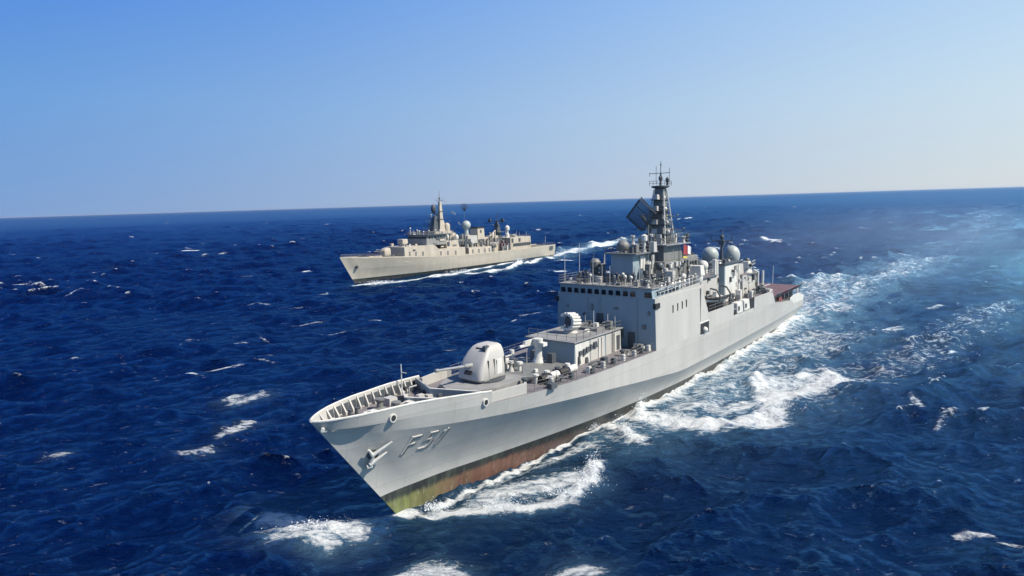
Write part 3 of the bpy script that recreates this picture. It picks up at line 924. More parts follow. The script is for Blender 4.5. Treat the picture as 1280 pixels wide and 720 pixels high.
# V shaped breakwaters with stiffeners
for nm, sA, pw, sB, h_ in (('breakwater', 9.9, 3.0, 12.2, .85), ('breakwater', 13.0, 4.35, 15.4, 1.15)):
    mb = MB(); st = MB()
    for sg in (1, -1):
        a = (sA, 0.0); b = (sB, sg * pw)
        mb.hexa([(a[0], a[1], deck_z(a[0]) - .02), (b[0], b[1], deck_z(b[0]) - .02), (b[0] + .1, b[1], deck_z(b[0]) - .02), (a[0] + .1, a[1], deck_z(a[0]) - .02)],
                [(a[0] - .25, a[1], deck_z(a[0]) + h_), (b[0] - .25, b[1], deck_z(b[0]) + h_ * .95), (b[0] - .15, b[1], deck_z(b[0]) + h_ * .95), (a[0] - .15, a[1], deck_z(a[0]) + h_)])
        st.tube((a[0] - .2, a[1], deck_z(a[0]) + h_ + .03), (b[0] - .2, b[1], deck_z(b[0]) + h_ * .95 + .03), .07, .07, 6)
        for t in (.3, .62, .96):
            s = a[0] + (b[0] - a[0]) * t; p = sg * pw * t; z = deck_z(s)
            st.extrude([(s + .1, p, z), (s + .75, p, z), (s - .13, p, z + h_ * .92)], (0, .1 * sg, 0))
    o = mb.build(nm, G['shaded_wall'], A)
    st.build('stiffener', G['white'], o)

# raised gun platform and side screens
z = deck_z(19)
MB().prism([(15.2, 0), (16.3, 2.2), (18.5, 3.3), (23.4, 3.3), (23.4, -3.3), (18.5, -3.3), (16.3, -2.2)], z - .3, 8.62).build('gun_platform', G['deckgrey'], A, bevel=.04)
MB().lathe((20.5, 0, 8.62), [(2.25, 0), (2.25, .18), (1.9, .2), (1.9, .3)], 32).build('gun_ring', G['dark'], A)
for sg in (1, -1):
    pts = [(16.1, 4.75), (20.6, 5.45), (20.9, 5.2), (20.9, 4.9), (20.5, 5.2), (16.2, 4.5)]
    MB().prism([(a, sg * b) for a, b in pts], deck_z(18.5) - .15, deck_z(18.5) + .98).build('spray_screen', G['grey'], A, bevel=.02)
# gun turret
tu = MB()
prof = [(8.80, 2.0, 1.58, 20.35), (9.0, 2.15, 1.68, 20.3), (9.9, 2.08, 1.66, 20.38), (10.8, 1.78, 1.54, 20.66), (11.5, 1.45, 1.34, 20.95), (11.95, 1.15, 1.1, 21.15), (12.12, .85, .85, 21.25), (12.18, .3, .3, 21.25)]
tu.loft([tu.sring(c, 0, a, b, z, .30, 36) for z, a, b, c in prof])
turret = tu.build('gun_turret', G['grey'], A, smooth=True, auto=True)
MB().box(18.0, 19.9, -.48, .48, 9.5, 11.9, (1.9, -.3, .05, .05)).build('gun_mantlet', G['black'], turret, bevel=.05)
gb = MB().tube((18.9, 0, 10.3), (17.6, 0, 10.42), .26, .22, 14)
gb.tube((17.6, 0, 10.42), (14.0, 0, 10.78), .15, .11, 12)
gb.tube((14.0, 0, 10.78), (13.6, 0, 10.82), .17, .17, 12)
gb.build('gun_barrel', G['steel'], turret, smooth=True, auto=True)
MB().box(19.6, 20.4, .55, 1.05, 11.5, 12.15, (.15, .05, .05, .1)).build('turret_sight', G['dark'], turret)
MB().box(20.7, 21.5, 1.55, 1.70, 9.2, 10.7).build('turret_door', G['white'], turret, bevel=.02)
for s_ in (19.4, 20.3, 22.0):
    MB().box(s_, s_ + .06, 1.5, 1.675, 9.05, 10.85).build('panel_seam', G['dark'], turret)
MB().bar((22.3, 1.2, 9.0), (22.3, 1.15, 11.2), .04).bar((22.3, .8, 9.0), (22.3, .8, 11.3), .04).build('turret_ladder', G['dark'], turret)

# forward launcher
MB().prism([(24.6, -3.2), (31.2, -3.2), (31.2, 3.5), (24.6, 3.5), (23.9, 2.6), (23.9, -2.6)], 7.4, 8.35).build('launcher_deck', G['mast'], A, bevel=.03)
lp = MB().lathe((30.2, 0, 8.35), [(.75, 0), (.62, .3), (.45, .6), (.42, 2.2), (.55, 2.4), (.55, 2.75), (.1, 2.8)], 16)
lau = lp.build('missile_launcher', G['white'], A, smooth=True, auto=True)
MB().box(28.4, 31.4, -.9, -.55, 10.55, 10.95, (.2, .1, 0, 0)).build('launch_rail', G['white'], lau)
MB().box(29.8, 30.6, -1.0, 1.0, 10.3, 10.7).build('launch_arm', G['white'], lau)
MB().tube((27.6, -.72, 10.45), (31.6, -.72, 10.35), .17, .17, 10).build('missile', G['white'], lau)
MB().lathe((28.6, -2.6, 8.35), [(.5, 0), (.5, .2), (.3, .4), (.28, 1.4), (.05, 1.45)], 12).build('vent_trunk', G['white'], A)
dr = None
for k in range(4):
    s = 24.4 + k * 1.75
    zz = deck_z(s) + .45
    q = MB().tube((s, 4.35, zz), (s + 1.3, 4.45, zz), .42, .42, 16).build('life_raft_canister', G['white'] if k % 2 else G['rubber'], A, smooth=True, auto=True)
for k in range(5):
    s = 22.3 + k * 2.0
    MB().lathe((s, 3.9, deck_z(s)), [(.22, 0), (.2, .7), (.34, .85), (.3, 1.0), (.02, 1.02)], 10).build('deck_ventilator', G['white' if k % 3 else 'dark'], A)
# forward deckhouse
dh = MB().box(32.6, 43.8, -3.4, 3.4, 7.5, 10.45, (.12, .1, .1, .1)).build('forward_deckhouse', G['shaded_wall'], A, bevel=.04)
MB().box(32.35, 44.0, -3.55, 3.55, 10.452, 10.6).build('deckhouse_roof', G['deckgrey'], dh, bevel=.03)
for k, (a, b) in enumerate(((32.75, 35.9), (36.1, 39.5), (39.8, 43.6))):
    MB().hexa([(a, 3.3, 7.72), (b, 3.3, 7.72), (b, 3.44, 7.72), (a, 3.44, 7.72)], [(a, 3.25, 10.3), (b, 3.25, 10.3), (b, 3.37, 10.3), (a, 3.37, 10.3)]).build('lit_side_panel', G['grey'] if k else G['white'], dh)  # paler than the house walls: sunlight on the port side put into paint
for s, z0, w, h_ in ((33.4, 8.9, .7, .5), (34.3, 8.75, .5, .75), (35.0, 9.0, .7, .6), (35.9, 9.15, .5, .6), (36.7, 9.2, .8, .7), (33.2, 7.9, .45, .9), (34.8, 7.8, .6, .6)):
    MB().box(s, s + w, 3.36, 3.62, z0, z0 + h_, (.05, .05, 0, .06)).build('hose_locker', G['dark'], dh, bevel=.03)
for s in (37.9, 38.7, 41.8):
    MB().box(s, s + .22, 3.36, 3.52, 7.8, 10.2).build('cable_duct', G['white'], dh)
MB().box(42.5, 43.3, 3.38, 3.46, 7.85, 9.75).build('door', G['dark'], dh, bevel=.03)
rr = rails(MB(), [(33.0, -3.4, 10.6), (33.0, 3.4, 10.6), (43.6, 3.4, 10.6)], .9, 1.5, 2)
rr.build('guard_rail', G['mast'], dh)
# anti submarine rocket launcher: ring of tubes
rb = MB().lathe((37.4, -.2, 10.6), [(.9, 0), (.8, .2), (.45, .4), (.45, .9), (.02, .95)], 16).build('rocket_launcher', G['grey'], A)
for k in range(12):
    a = R(-40 + k * 260 / 11)
    r_ = .95
    c = Vector((37.3, -.2 + r_ * math.sin(a), 12.0 + r_ * math.cos(a)))
    MB().tube((c.x - .95, c.y, c.z + .1), (c.x + .85, c.y, c.z - .1), .19, .19, 10).build('rocket_tube', G['white'], rb)
MB().tube((37.9, -.2, 11.95), (37.1, -.2, 12.0), .72, .72, 16).build('cradle', G['dark'], rb)
MB().box(39.4, 42.9, -2.6, 2.4, 10.6, 10.95, (.1,) * 4).build('missile_hatch', G['mast'], dh, bevel=.03)
for s, p, h_ in ((40.6, 1.2, 2.4), (42.2, 2.3, 1.9), (43.0, 2.9, 1.5), (41.4, -1.8, 1.6)):
    MB().tube((s, p, 10.6), (s, p, 10.6 + h_), .06, .03, 6).build('whip_antenna', G['white'], dh)

# main deck edge rails and stanchions both sides
for sg in (1, -1):
    pts = [(s, sg * (deck_h(s) - .12), deck_z(s)) for s in np.linspace(21.5, 44.6, 15)]
    rails(MB(), pts, 1.05, 1.65, 3, .022).build('guard_rail', G['mast'], A)
for k, s in enumerate((24.5, 27.8, 31.0, 33.8, 36.0, 38.2, 40.8, 42.6)):
    p = deck_h(s) - .75
    MB().box(s, s + .55, p - .25, p + .25, deck_z(s), deck_z(s) + .75, (.05,) * 4).build('deck_box', G[('grey', 'dark', 'white')[k % 3]], A, bevel=.03)

# ------------------------------------------------ bridge block, flush with the ship's side
def slab(s0, s1, half, z0, z1a, z1b, ins0=0.0, ins1=0.0, mat='grey', name='superstructure', tum=.2, n=8, par=None):
    """full-beam block following the side; half(s) gives half breadth, top from z1a to z1b"""
    bot, top = [], []
    for i in range(n + 1):
        t = i / n
        s = s0 + (s1 - s0) * t
        st = (s0 + ins0) + (s1 - ins1 - s0 - ins0) * t
        bot.append((s, half(s), z0)); top.append((st, half(st) - tum, z1a + (z1b - z1a) * t))
    rb_ = bot + [(a, -b, c) for a, b, c in bot[::-1]]
    rt = top + [(a, -b, c) for a, b, c in top[::-1]]
    return MB().loft([rb_, rt]).build(name, G[mat], par or A)
side = lambda s: deck_h(s) + .002
sup = slab(45.4, 63.0, side, 7.6, 14.35, 14.35, -.1, 2.6, 'grey')
# thin sheet over the forward wall, its shade painted in, slightly proud
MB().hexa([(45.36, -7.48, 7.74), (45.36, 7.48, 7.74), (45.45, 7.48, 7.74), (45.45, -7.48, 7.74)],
          [(45.26, -7.28, 14.2), (45.26, 7.28, 14.2), (45.35, 7.28, 14.2), (45.35, -7.28, 14.2)]).build('shaded_front_wall', G['shaded_wall'], sup)
MB().box(45.20, 45.35, -1.1, -.1, 9.0, 11.9).build('front_locker', G['dark'], sup)
MB().tube((45.36, -3.0, 11.6), (45.15, -3.0, 11.6), .22, .22, 12).build('floodlight', G['dark'], sup)
MB().box(45.18, 45.34, 3.6, 4.5, 7.85, 9.8).build('front_door', G['dark'], sup)
for p in (5.2, 6.0, 6.7, 4.9):
    MB().box(44.5, 45.1, p - .2, p + .2, 7.75, 8.3 + .25 * (p % 1), (.05,) * 4).build('deck_box', G['white'], A)
# wing bulwark rising aft, corner lamp box, vents, large side opening
for sg in (1, -1):
    k = sg
    MB().extrude([(46.2, k * 7.22, 14.3), (60.1, k * 7.30, 14.3), (60.05, k * 7.30, 15.0), (59.0, k * 7.30, 14.95), (46.2, k * 7.22, 14.42)], (0, -.12 * k, 0)).build('wing_bulwark', G['grey'], sup)
    MB().box(45.0, 46.3, *(sorted((7.15 * k, 7.55 * k))), 13.1, 13.75).build('navigation_light_box', G['black'], sup)
    for s in (50.4, 51.9, 53.4, 54.8):
        q = deck_h(s) - .13
        MB().box(s, s + .22, *(sorted(((q - .12) * k, (q + .05) * k))), 11.9 + (s - 50) * .05, 12.9 + (s - 50) * .05).build('vent_slot', G['black'], sup)
    q = deck_h(61.4) - .03
    MB().box(59.5, 63.3, *(sorted(((q - .3) * k, (q + .06) * k))), 7.15, 9.25).build('opening_frame', G['white'], hull, bevel=.12)
    op = MB().box(59.75, 63.05, *(sorted(((q - .2) * k, (q + .10) * k))), 7.4, 9.0).build('opening_shade_panel', G['black'], hull)  # no recess is cut; a black panel paints in its shade
    MB().ball((61.3, (q + .1) * k, 7.95), .5, .9, 14).build('capstan_drum', G['white'], hull, smooth=True)
# bridge house with its windows
bh = MB().box(45.3, 54.5, -7.0, 7.0, 14.15, 15.55, (-.12, .3, .15, .15)).build('bridge', G['shaded_wall'], A, bevel=.05)
MB().box(44.95, 54.6, -7.05, 7.05, 15.552, 15.68).build('bridge_roof', G['deckgrey'], bh)
for k in range(13):
    p = -6.35 + k * 1.06
    if k == 11:
        continue
    w_ = .68 if k < 12 else .95
    MB().box(45.13, 45.32, p - w_ / 2, p + w_ / 2, 14.45, 15.1, (-.05, 0, .06, .06)).build('bridge_window', G['glass'], bh, bevel=.05)
for k in range(6):
    s = 46.6 + k * 1.2
    for sg in (1, -1):
        MB().box(s, s + .75, *sorted((sg * 6.8, sg * 7.0)), 14.6, 15.15).build('bridge_window', G['glass'], bh)
rails(MB(), [(54.4, -7.0, 15.68), (45.1, -7.0, 15.68), (45.1, 7.0, 15.68), (54.4, 7.0, 15.68)], 1.05, 1.1, 3, .028).build('guard_rail', G['mast'], bh)
rails(MB(), [(46.3, 7.3, 14.5), (59.5, 7.35, 15.0)], 1.0, 1.0, 2, .03).build('guard_rail', G['white'], sup)
random.seed(3)
for k in range(26):
    s = random.uniform(45.6, 50.5); p = random.uniform(-6.6, 6.6)
    if -1.5 < p < 3.2 and s > 48.5:
        p += 4.5
    h_ = random.uniform(.35, 1.3)
    nm, mt = random.choice((('searchlight', 'white'), ('gear_locker', 'grey'), ('compass_stand', 'white'), ('lookout_sight', 'dark'), ('gear_locker', 'mast')))
    if nm == 'gear_locker':
        MB().box(s, s + .7, p, p + .6, 15.68, 15.68 + h_, (.05,) * 4).build(nm, G[mt], bh, bevel=.03)
    else:
        m = MB().tube((s, p, 15.68), (s, p, 15.68 + h_), .07, .05, 8)
        m.ball((s, p, 15.7 + h_), .24, 1, 10)
        m.build(nm, G[mt], bh)
for s, p, h_ in ((46.0, -6.6, 4.0), (45.8, .6, 2.6), (46.4, 4.6, 2.8), (52, 6.7, 4.5), (50, -6.7, 5.2), (47.2, -2.8, 3.4)):
    MB().tube((s, p, 15.68), (s, p, 15.68 + h_), .05, .025, 6).build('whip_antenna', G['white'], bh)

# director tower with its dark dome
dt = MB().box(50.0, 56.0, -1.7, 1.85, 15.55, 19.5, (.1, .2, .12, .12)).build('director_tower', G['shaded_wall'], A, bevel=.05)
MB().box(52.0, 55.9, 1.78, 1.98, 15.7, 19.2).build('lit_tower_panel', G['white'], dt)  # white sheet paints in the sunlit side of the tower
MB().box(49.3, 56.3, -2.3, 2.6, 19.5, 19.65).build('tower_platform', G['mast'], dt)
rails(MB(), [(56.2, 2.5, 19.65), (49.4, 2.5, 19.65), (49.4, -2.2, 19.65)], .9, 1.0, 2).build('guard_rail', G['mast'], dt)
MB().ball((51.2, -.35, 20.5), .9, 1, 24, -.75).build('director_dome', G['mast'], dt, smooth=True)
MB().lathe((53.2, 1.9, 19.65), [(.35, 0), (.2, .5), (.2, 1.4), (.45, 1.6), (.45, 2.3), (.05, 2.5)], 14).build('optical_director', G['white'], dt, smooth=True, auto=True)
MB().tube((52.5, -4.0, 15.7), (52.5, -4.0, 19.4), .12, .06, 8).build('signal_pole', G['white'], bh)
MB().lathe((50.5, -4.4, 15.68), [(.7, 0), (.6, .4), (.35, .8), (.35, 1.5), (.75, 1.9), (.8, 2.6), (.5, 3.0), (.05, 3.1)], 16).build('decoy_launcher', G['mast'], bh, smooth=True, auto=True)
for s, p in ((53.2, 3.6), (52.4, 5.4)):
    MB().box(s, s + 1.2, p, p + 1.1, 15.68, 17.2, (.1,) * 4).build('instrument_cabinet', G['grey'], bh, bevel=.03)
MB().ball((53.2, 4.2, 17.75), .62, 1, 16, -.8).build('small_dome', G['dark'], bh, smooth=True)

# foremast: block, lattice of legs, platforms, yards, pole
mb = MB().box(57.0, 66.0, -2.4, 3.3, 14.3, 18.0, (.2, .3, .15, .15))
base = mb.build('mast_house', G['mast'], A, bevel=.05)
MB().box(58.2, 65.0, -2.0, 2.6, 18.0, 20.3, (.3, .4, .2, .2)).build('mast_house_upper', G['mast'], base, bevel=.05)
MB().box(57.2, 66.2, -3.0, 3.4, 20.3, 20.45).build('mast_platform', G['steel'], base)
rails(MB(), [(66, 3.3, 20.45), (57.3, 3.3, 20.45), (57.3, -2.9, 20.45)], .95, 1.0, 2).build('guard_rail', G['mast'], base)
ms = MB().loft([[(60.0, -1.3, 20.45), (64.0, -1.3, 20.45), (64.0, 1.5, 20.45), (60.0, 1.5, 20.45)],
                [(61.1, -.75, 24.0), (63.3, -.75, 24.0), (63.3, 1.0, 24.0), (61.1, 1.0, 24.0)],
                [(61.5, -.5, 28.6), (62.8, -.5, 28.6), (62.8, .75, 28.6), (61.5, .75, 28.6)]])
foremast = ms.build('foremast', G['mast'], A)
tr = MB()
for a in ((60.4, 1.75), (60.4, -1.6), (63.9, 1.75)):
    top = (61.6 if a[0] < 61 else 62.7, .9 if a[1] > 0 else -.65, 28.5)
    tr.tube((a[0], a[1], 20.45), top, .13, .08, 6)
    for k in range(1, 8):
        t = k / 8
        q = [a[0] + (top[0] - a[0]) * t, a[1] + (top[1] - a[1]) * t, 20.45 + (28.5 - 20.45) * t]
        tr.bar(q, (62.1, .1, q[2] + .5), .05)
tr.build('lattice_legs', G['white'], foremast)
MB().lathe((62.1, .12, 28.6), [(.7, 0), (1.35, .25), (1.35, .42), (.5, .5)], 16).build('mast_top_platform', G['dark'], foremast)
for z0, z1, w in ((20.5, 22.8, 1.9), (22.9, 24.6, 1.5), (24.7, 26.5, 1.2)):
    rails(MB(), [(63.4, w, z0 + .1), (60.7, w, z0 + .1), (60.7, -w, z0 + .1)], .8, .9, 2, .035).build('guard_rail', G['mast'], foremast)
    MB().box(61.0, 62.6, w * .35, w * .95, z0 + .15, z1 - .5, (.1,) * 4).build('sensor_box', G['dark'], foremast, bevel=.03)
    MB().bar((60.8, -w * .8, z0), (62.0, w * .7, z1 + .6), .07).bar((60.8, w * .8, z0), (62.0, -w * .6, z1 + .6), .07).build('brace', G['mast'], foremast)
rails(MB(), [(60.9, -1.1, 29.05), (60.9, 1.35, 29.05), (63.3, 1.35, 29.05)], .7, .6, 2, .03).build('guard_rail', G['dark'], foremast)
po = MB().tube((62.2, .12, 29.0), (62.2, .12, 30.9), .22, .12, 10)
po.tube((62.2, .12, 30.9), (62.2, .12, 32.7), .07, .05, 6)
po.ball((62.2, .12, 32.2), .14, 1, 10)
po.ball((62.2, .12, 30.2), .34, 1.2, 12)
po.build('mast_pole', G['mast'], foremast)
MB().bar((62.2, -1.75, 30.95), (62.2, 1.6, 30.95), .055).bar((62.2, -.62, 29.4), (62.2, -.62, 32.0), .045).bar((62.2, 1.5, 30.1), (62.2, 1.5, 31.7), .045).bar((62.2, -1.7, 30.5), (62.2, -1.7, 31.1), .04).build('yard', G['mast'], foremast)
MB().lathe((62.9, .9, 29.1), [(.15, 0), (.15, .5), (.3, .6), (.3, 1.0), (.05, 1.3)], 10).build('sensor_pod', G['dark'], foremast)
for z, w, d in ((26.9, 1.0, .9), (25.2, 1.3, 1.2), (23.2, 1.6, 1.4), (21.8, 1.9, 1.5)):
    MB().box(60.9 - w * .3, 63.4, -w * .75, w, z, z + .12).build('mast_shelf', G['dark'], foremast)
    MB().box(60.6 - w * .2, 61.3, -.45, .45, z + .12, z + .85, (.1,) * 4).build('sensor_box', G['grey'], foremast)
    MB().ball((61.8, w * .85, z + .4), .26, 1.2, 10).build('sensor_dome', G['white'], foremast)
# navigation yards with lamps
for z, a, b in ((22.4, -3.6, 3.8), (24.4, -2.6, 2.8)):
    m = MB().bar((62.4, a, z), (62.4, b, z + .1), .06)
    for p in np.linspace(a, b, 5):
        m.ball((62.4, p, z + .25), .16, 1, 8)
    m.build('yard', G['mast'], foremast)
# tilted flat air search antenna (lattice frame in front of the mast)
ra = []
C0 = Vector((59.4, -1.75, 24.7)); ux = Vector((-.12, .66, .74)); uy = Vector((-.10, -.78, .62))
ux.normalize(); uy = (uy - ux * uy.dot(ux)).normalized(); un = ux.cross(uy)
def ap(a, b, c=0.0):
    return tuple(C0 + ux * a + uy * b + un * c)
fr = MB()
hw, hh = 1.75, 1.6
for a, b in (((-hw, -hh), (hw, -hh)), ((hw, -hh), (hw, hh)), ((hw, hh), (-hw, hh)), ((-hw, hh), (-hw, -hh))):
    fr.bar(ap(*a, 0), ap(*b, 0), .09)
    fr.bar(ap(*a, .45), ap(*b, .45), .06)
    fr.bar(ap(*a, 0), ap(*a, .45), .07)
radar = fr.build('air_search_radar', G['dark'], A)
la = MB()
for k in range(1, 27):
    t = -1 + 2 * k / 27
    la.bar(ap(-hw, t * hh), ap(hw, t * hh), .03)
    la.bar(ap(t * hw, -hh, .1), ap(t * hw, hh, .1), .03)
la.build('antenna_lattice', G['mesh'], radar)
MB().tube(ap(0, 0, .1), (60.8, -.6, 22.6), .28, .3, 10).build('antenna_mount', G['mast'], radar)
MB().bar(ap(hw, -hh, .2), ap(hw + .3, hh + .1, .3), .12).bar(ap(.4, -hh - .3, .6), ap(.4, hh + .3, .6), .06).build('feed_arm', G['dark'], radar)

# amidships: funnel, directors, flags, davit post
fu = MB().loft([[(68.2, -3.6, 14.2), (76.0, -3.6, 14.2), (76.0, 1.2, 14.2), (68.2, 1.2, 14.2)],
                [(68.8, -3.2, 17.9), (75.6, -3.2, 17.9), (75.6, .8, 17.9), (68.8, .8, 17.9)]])
funnel = fu.build('funnel', G['mast'], A, bevel=.15)
MB().box(69.3, 75.2, -2.8, .4, 17.9, 18.25, (.1,) * 4).build('funnel_cap', G['black'], funnel)
for k in range(5):
    MB().box(68.55 + .03 * k, 68.75 + .03 * k, -3.1 + k * .85, -2.75 + k * .85, 14.5, 17.2).build('louvre', G['dark'], funnel)
    MB().box(69.6 + k * 1.15, 70.2 + k * 1.15, .85, 1.12, 14.6, 17.0).build('louvre', G['dark'], funnel)
# house between bridge block and after block (inboard of the boat deck)
mid = MB().box(60.5, 84.8, -5.0, 3.0, 7.6, 14.25, (0, .2, .1, .1)).build('midships_house', G['grey'], A, bevel=.05)
MB().box(60.2, 79.0, -5.2, 3.3, 14.25, 14.38).build('midships_deck', G['deck'], mid)
rails(MB(), [(60.4, 3.2, 14.38), (78.8, 3.2, 14.38)], 1.0, 1.3, 3, .028).build('guard_rail', G['white'], mid)
wc = MB().lathe((66.0, 4.6, 10.9), [(.9, 0), (.75, .5), (.55, 1.2), (.5, 3.0), (.8, 3.4), (.85, 4.3), (.6, 4.9), (.1, 5.1)], 18).build('sensor_pedestal', G['white'], A, smooth=True, auto=True)
MB().box(65.2, 66.9, 3.6, 5.5, 15.4, 16.9, (.2, .2, .2, .2)).build('sensor_head', G['white'], wc, bevel=.08)
MB().tube((66.0, 4.6, 13.8), (64.2, 5.0, 15.8), .2, .12, 8).build('support_arm', G['white'], wc)
for s, p, z, nm, mt, r_ in ((74.5, 2.2, 15.6, 'satellite_dome', 'white', .85), (70.5, 2.2, 15.3, 'small_dome', 'grey', .5), (61.5, 4.2, 15.3, 'small_dome', 'white', .45)):
    MB().tube((s, p, 14.3), (s, p, z), .22, .22, 10).ball((s, p, z + r_ * .6), r_, 1.05, 18, -.8).build(nm, G[mt], A, smooth=True, auto=True)
# flags on a halyard
hl = MB().bar((68.0, 1.4, 14.4), (68.0, 1.4, 21.2), .05).bar((68.0, 1.4, 20.6), (63.0, .9, 24.6), .02).build('signal_halyard', G['mast'], A)
def flag(s, p, z, w_, h_, mt, nm='signal_flag'):
    vs_, fs_ = [], []
    n = 8
    for i in range(n + 1):
        t = i / n
        for j in (0, 1):
            for d in (0, .03):
                vs_.append((s + w_ * t, p + .16 * math.sin(t * 7) * t + d, z - h_ * j - .22 * t * t))
    for i in range(n):
        a = i * 4
        fs_ += [(a, a + 4, a + 6, a + 2), (a + 1, a + 3, a + 7, a + 5), (a, a + 1, a + 5, a + 4), (a + 2, a + 6, a + 7, a + 3)]
    fs_ += [(0, 2, 3, 1), (n * 4, n * 4 + 1, n * 4 + 3, n * 4 + 2)]
    return MB().add(vs_, fs_).build(nm, G[mt], hl)
flag(68.05, 1.42, 19.9, 1.5, 1.5, 'red'); flag(69.6, 1.5, 19.7, 1.0, 1.3, 'cloth'); flag(68.05, 1.42, 18.1, 1.5, 1.2, 'yellow')

# boat deck: side plating, recess, boat on its cradle
def side_plate(pts, k, mat='grey', th=.12, nm='side_plating', par=None):
    m = MB()
    # pts: (s, z) polygon; plate follows the side
    poly = [(s, k * (deck_h(s) - .0), z) for s, z in pts]
    return m.extrude(poly, (0, -th * k, 0)).build(nm, G[mat], par or A)
for k in (1, -1):
    side_plate([(59.9, 7.5), (63.0, 7.5), (74.2, 7.5), (74.2, 10.2), (62.9, 10.25), (60.3, 14.2), (59.9, 14.2)], k)
    side_plate([(74.2, 7.45), (85.2, 7.4), (85.2, 8.1), (74.2, 8.2)], k)
    side_plate([(85.2, 7.35), (99.4, 7.0), (98.0, 8.6), (97.0, 9.75), (85.2, 9.85)], k)
    m = rails(MB(), [(63.4, k * 7.5, 10.25), (74.0, k * 7.5, 10.2)], .9, 1.2, 2, .028)
    m.build('guard_rail', G['mast'], A)
bd = MB().box(62.9, 85.0, -7.42, 7.42, 9.0, 9.15).build('boat_deck', G['deck'], A)
MB().box(85.2, 98.0, -7.3, 7.3, 9.5, 9.62).build('hangar_side_deck', G['deck'], A)
for s in (76.0, 79.6):
    q = MB().box(s, s + 3.0, 6.3, 7.62, 8.2, 10.0, (.15, .15, .1, .15)).build('torpedo_housing', G['white'], A, bevel=.15)
    MB().box(s + .4, s + 1.0, 7.5, 7.66, 8.7, 9.4).build('hatch', G['dark'], q)
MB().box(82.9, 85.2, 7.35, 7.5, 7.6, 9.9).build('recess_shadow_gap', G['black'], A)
for k in (1, -1):
    # rigid boat with grey tubes
    P_ = 5.6 * k
    hullb = MB()
    rg = []
    for i in range(13):
        t = i / 12
        s = 67.2 + 7.2 * t
        w_ = 1.05 * (1 - (1 - min(1, t / .35)) ** 2.2) + .02
        rg.append([(s, P_ - w_, 11.35 + .35 * (1 - t) ** 3), (s, P_ - w_ * .8, 10.85 + .3 * (1 - t) ** 3), (s, P_, 10.5 + .75 * (1 - t) ** 3), (s, P_ + w_ * .8, 10.85 + .3 * (1 - t) ** 3), (s, P_ + w_, 11.35 + .35 * (1 - t) ** 3)])
    hullb.loft(rg)
    bt = hullb.build('ship_boat', G['white'], A, smooth=True, auto=True)
    tb = MB()
    for sg in (1, -1):
        pts = []
        for i in range(13):
            t = i / 12
            w_ = 1.05 * (1 - (1 - min(1, t / .35)) ** 2.2)
            pts.append((67.2 + 7.2 * t, P_ + sg * w_, 11.4 + .35 * (1 - t) ** 3))
        for a, b in zip(pts, pts[1:]):
            tb.tube(a, b, .24, .24, 10)
    tb.build('boat_tube', G['rubber'], bt)
    MB().box(70.5, 71.6, P_ - .4, P_ + .4, 11.4, 12.4, (.3, .05, .1, .1)).build('boat_console', G['white'], bt, bevel=.05)
    for s in (68.8, 73.4):
        m = MB()
        pts = [(s, 7.1 * k, 9.1), (s, 7.2 * k, 12.0), (s, 6.6 * k, 12.9), (s, 5.6 * k, 13.1)]
        for a, b in zip(pts, pts[1:]):
            m.tube(a, b, .14, .12, 8)
        m.bar((s, 5.6 * k, 13.1), (s, 5.6 * k, 11.5), .03)
        m.build('boat_davit', G['dark'], A)
    for s in (69.2, 72.6):
        MB().box(s - .15, s + .15, P_ - .7, P_ + .7, 9.15, 10.8).build('boat_cradle', G['dark'], A)
for s in np.arange(64, 74, 1.25):
    MB().tube((s, 6.9, 9.55), (s + .9, 6.9, 9.55), .3, .3, 10).build('life_raft_canister', G['white'], A, smooth=True, auto=True)

# after superstructure with two radomes and aft mast
ab = MB().box(80.0, 88.4, -4.2, 4.0, 9.3, 15.9, (.3, .2, .25, .25)).build('after_block', G['shaded_wall'], A, bevel=.06)
MB().hexa([(80.3, 3.98, 9.4), (88.1, 3.98, 9.4), (88.1, 4.06, 9.4), (80.3, 4.06, 9.4)], [(80.5, 3.73, 15.7), (88.1, 3.73, 15.7), (88.1, 3.81, 15.7), (80.5, 3.81, 15.7)]).build('lit_side_cladding', G['white'], ab)  # white sheet on the port side, its sunlit tone painted on
MB().box(79.7, 88.6, -4.3, 4.1, 15.9, 16.05).build('block_roof', G['dark'], ab)
for nm, s, p, r_, mt in (('radome', 84.0, -.2, 1.5, 'radome'), ('radome', 90.6, 1.5, 1.48, 'radome')):
    m = MB().lathe((s, p, 15.2 if s > 88 else 16.05), [(1.3, 0), (1.15, .35)], 20)
    m.ball((s, p, 17.2 if s < 88 else 16.8), r_, 1.0 if s < 88 else 1.25, 32, -.72)
    m.build(nm, G[mt], A, smooth=True, auto=True)
am = MB().tube((88.0, .5, 15.9), (88.0, .5, 21.6), .32, .1, 10).build('after_mast', G['dark'], A)
MB().bar((88, -1.4, 19.6), (88, 2.3, 19.6), .12).bar((88, -1.4, 19.6), (88, -1.4, 20.3), .1).bar((88, 2.3, 19.6), (88, 2.3, 20.5), .1).bar((87, .5, 18.6), (89.4, .5, 18.6), .1).build('yard', G['dark'], am)
m = MB().ball((88, .5, 20.3), .42, 1.1, 12).box(87.6, 88.4, 0, 1.0, 18.9, 19.7)
m.build('sensor_box', G['dark'], am)
b2 = MB().box(88.6, 97.6, -4.6, 4.4, 9.3, 13.2, (.1, .3, .2, .2)).build('hangar', G['grey'], A, bevel=.06)
MB().box(88.6, 97.0, -4.6, 4.2, 13.2, 13.32).build('hangar_roof', G['deck'], b2)
MB().box(89.0, 92.2, -.2, 3.3, 13.32, 15.2, (.2, .2, .1, .1)).build('radome_plinth', G['grey'], b2, bevel=.05)
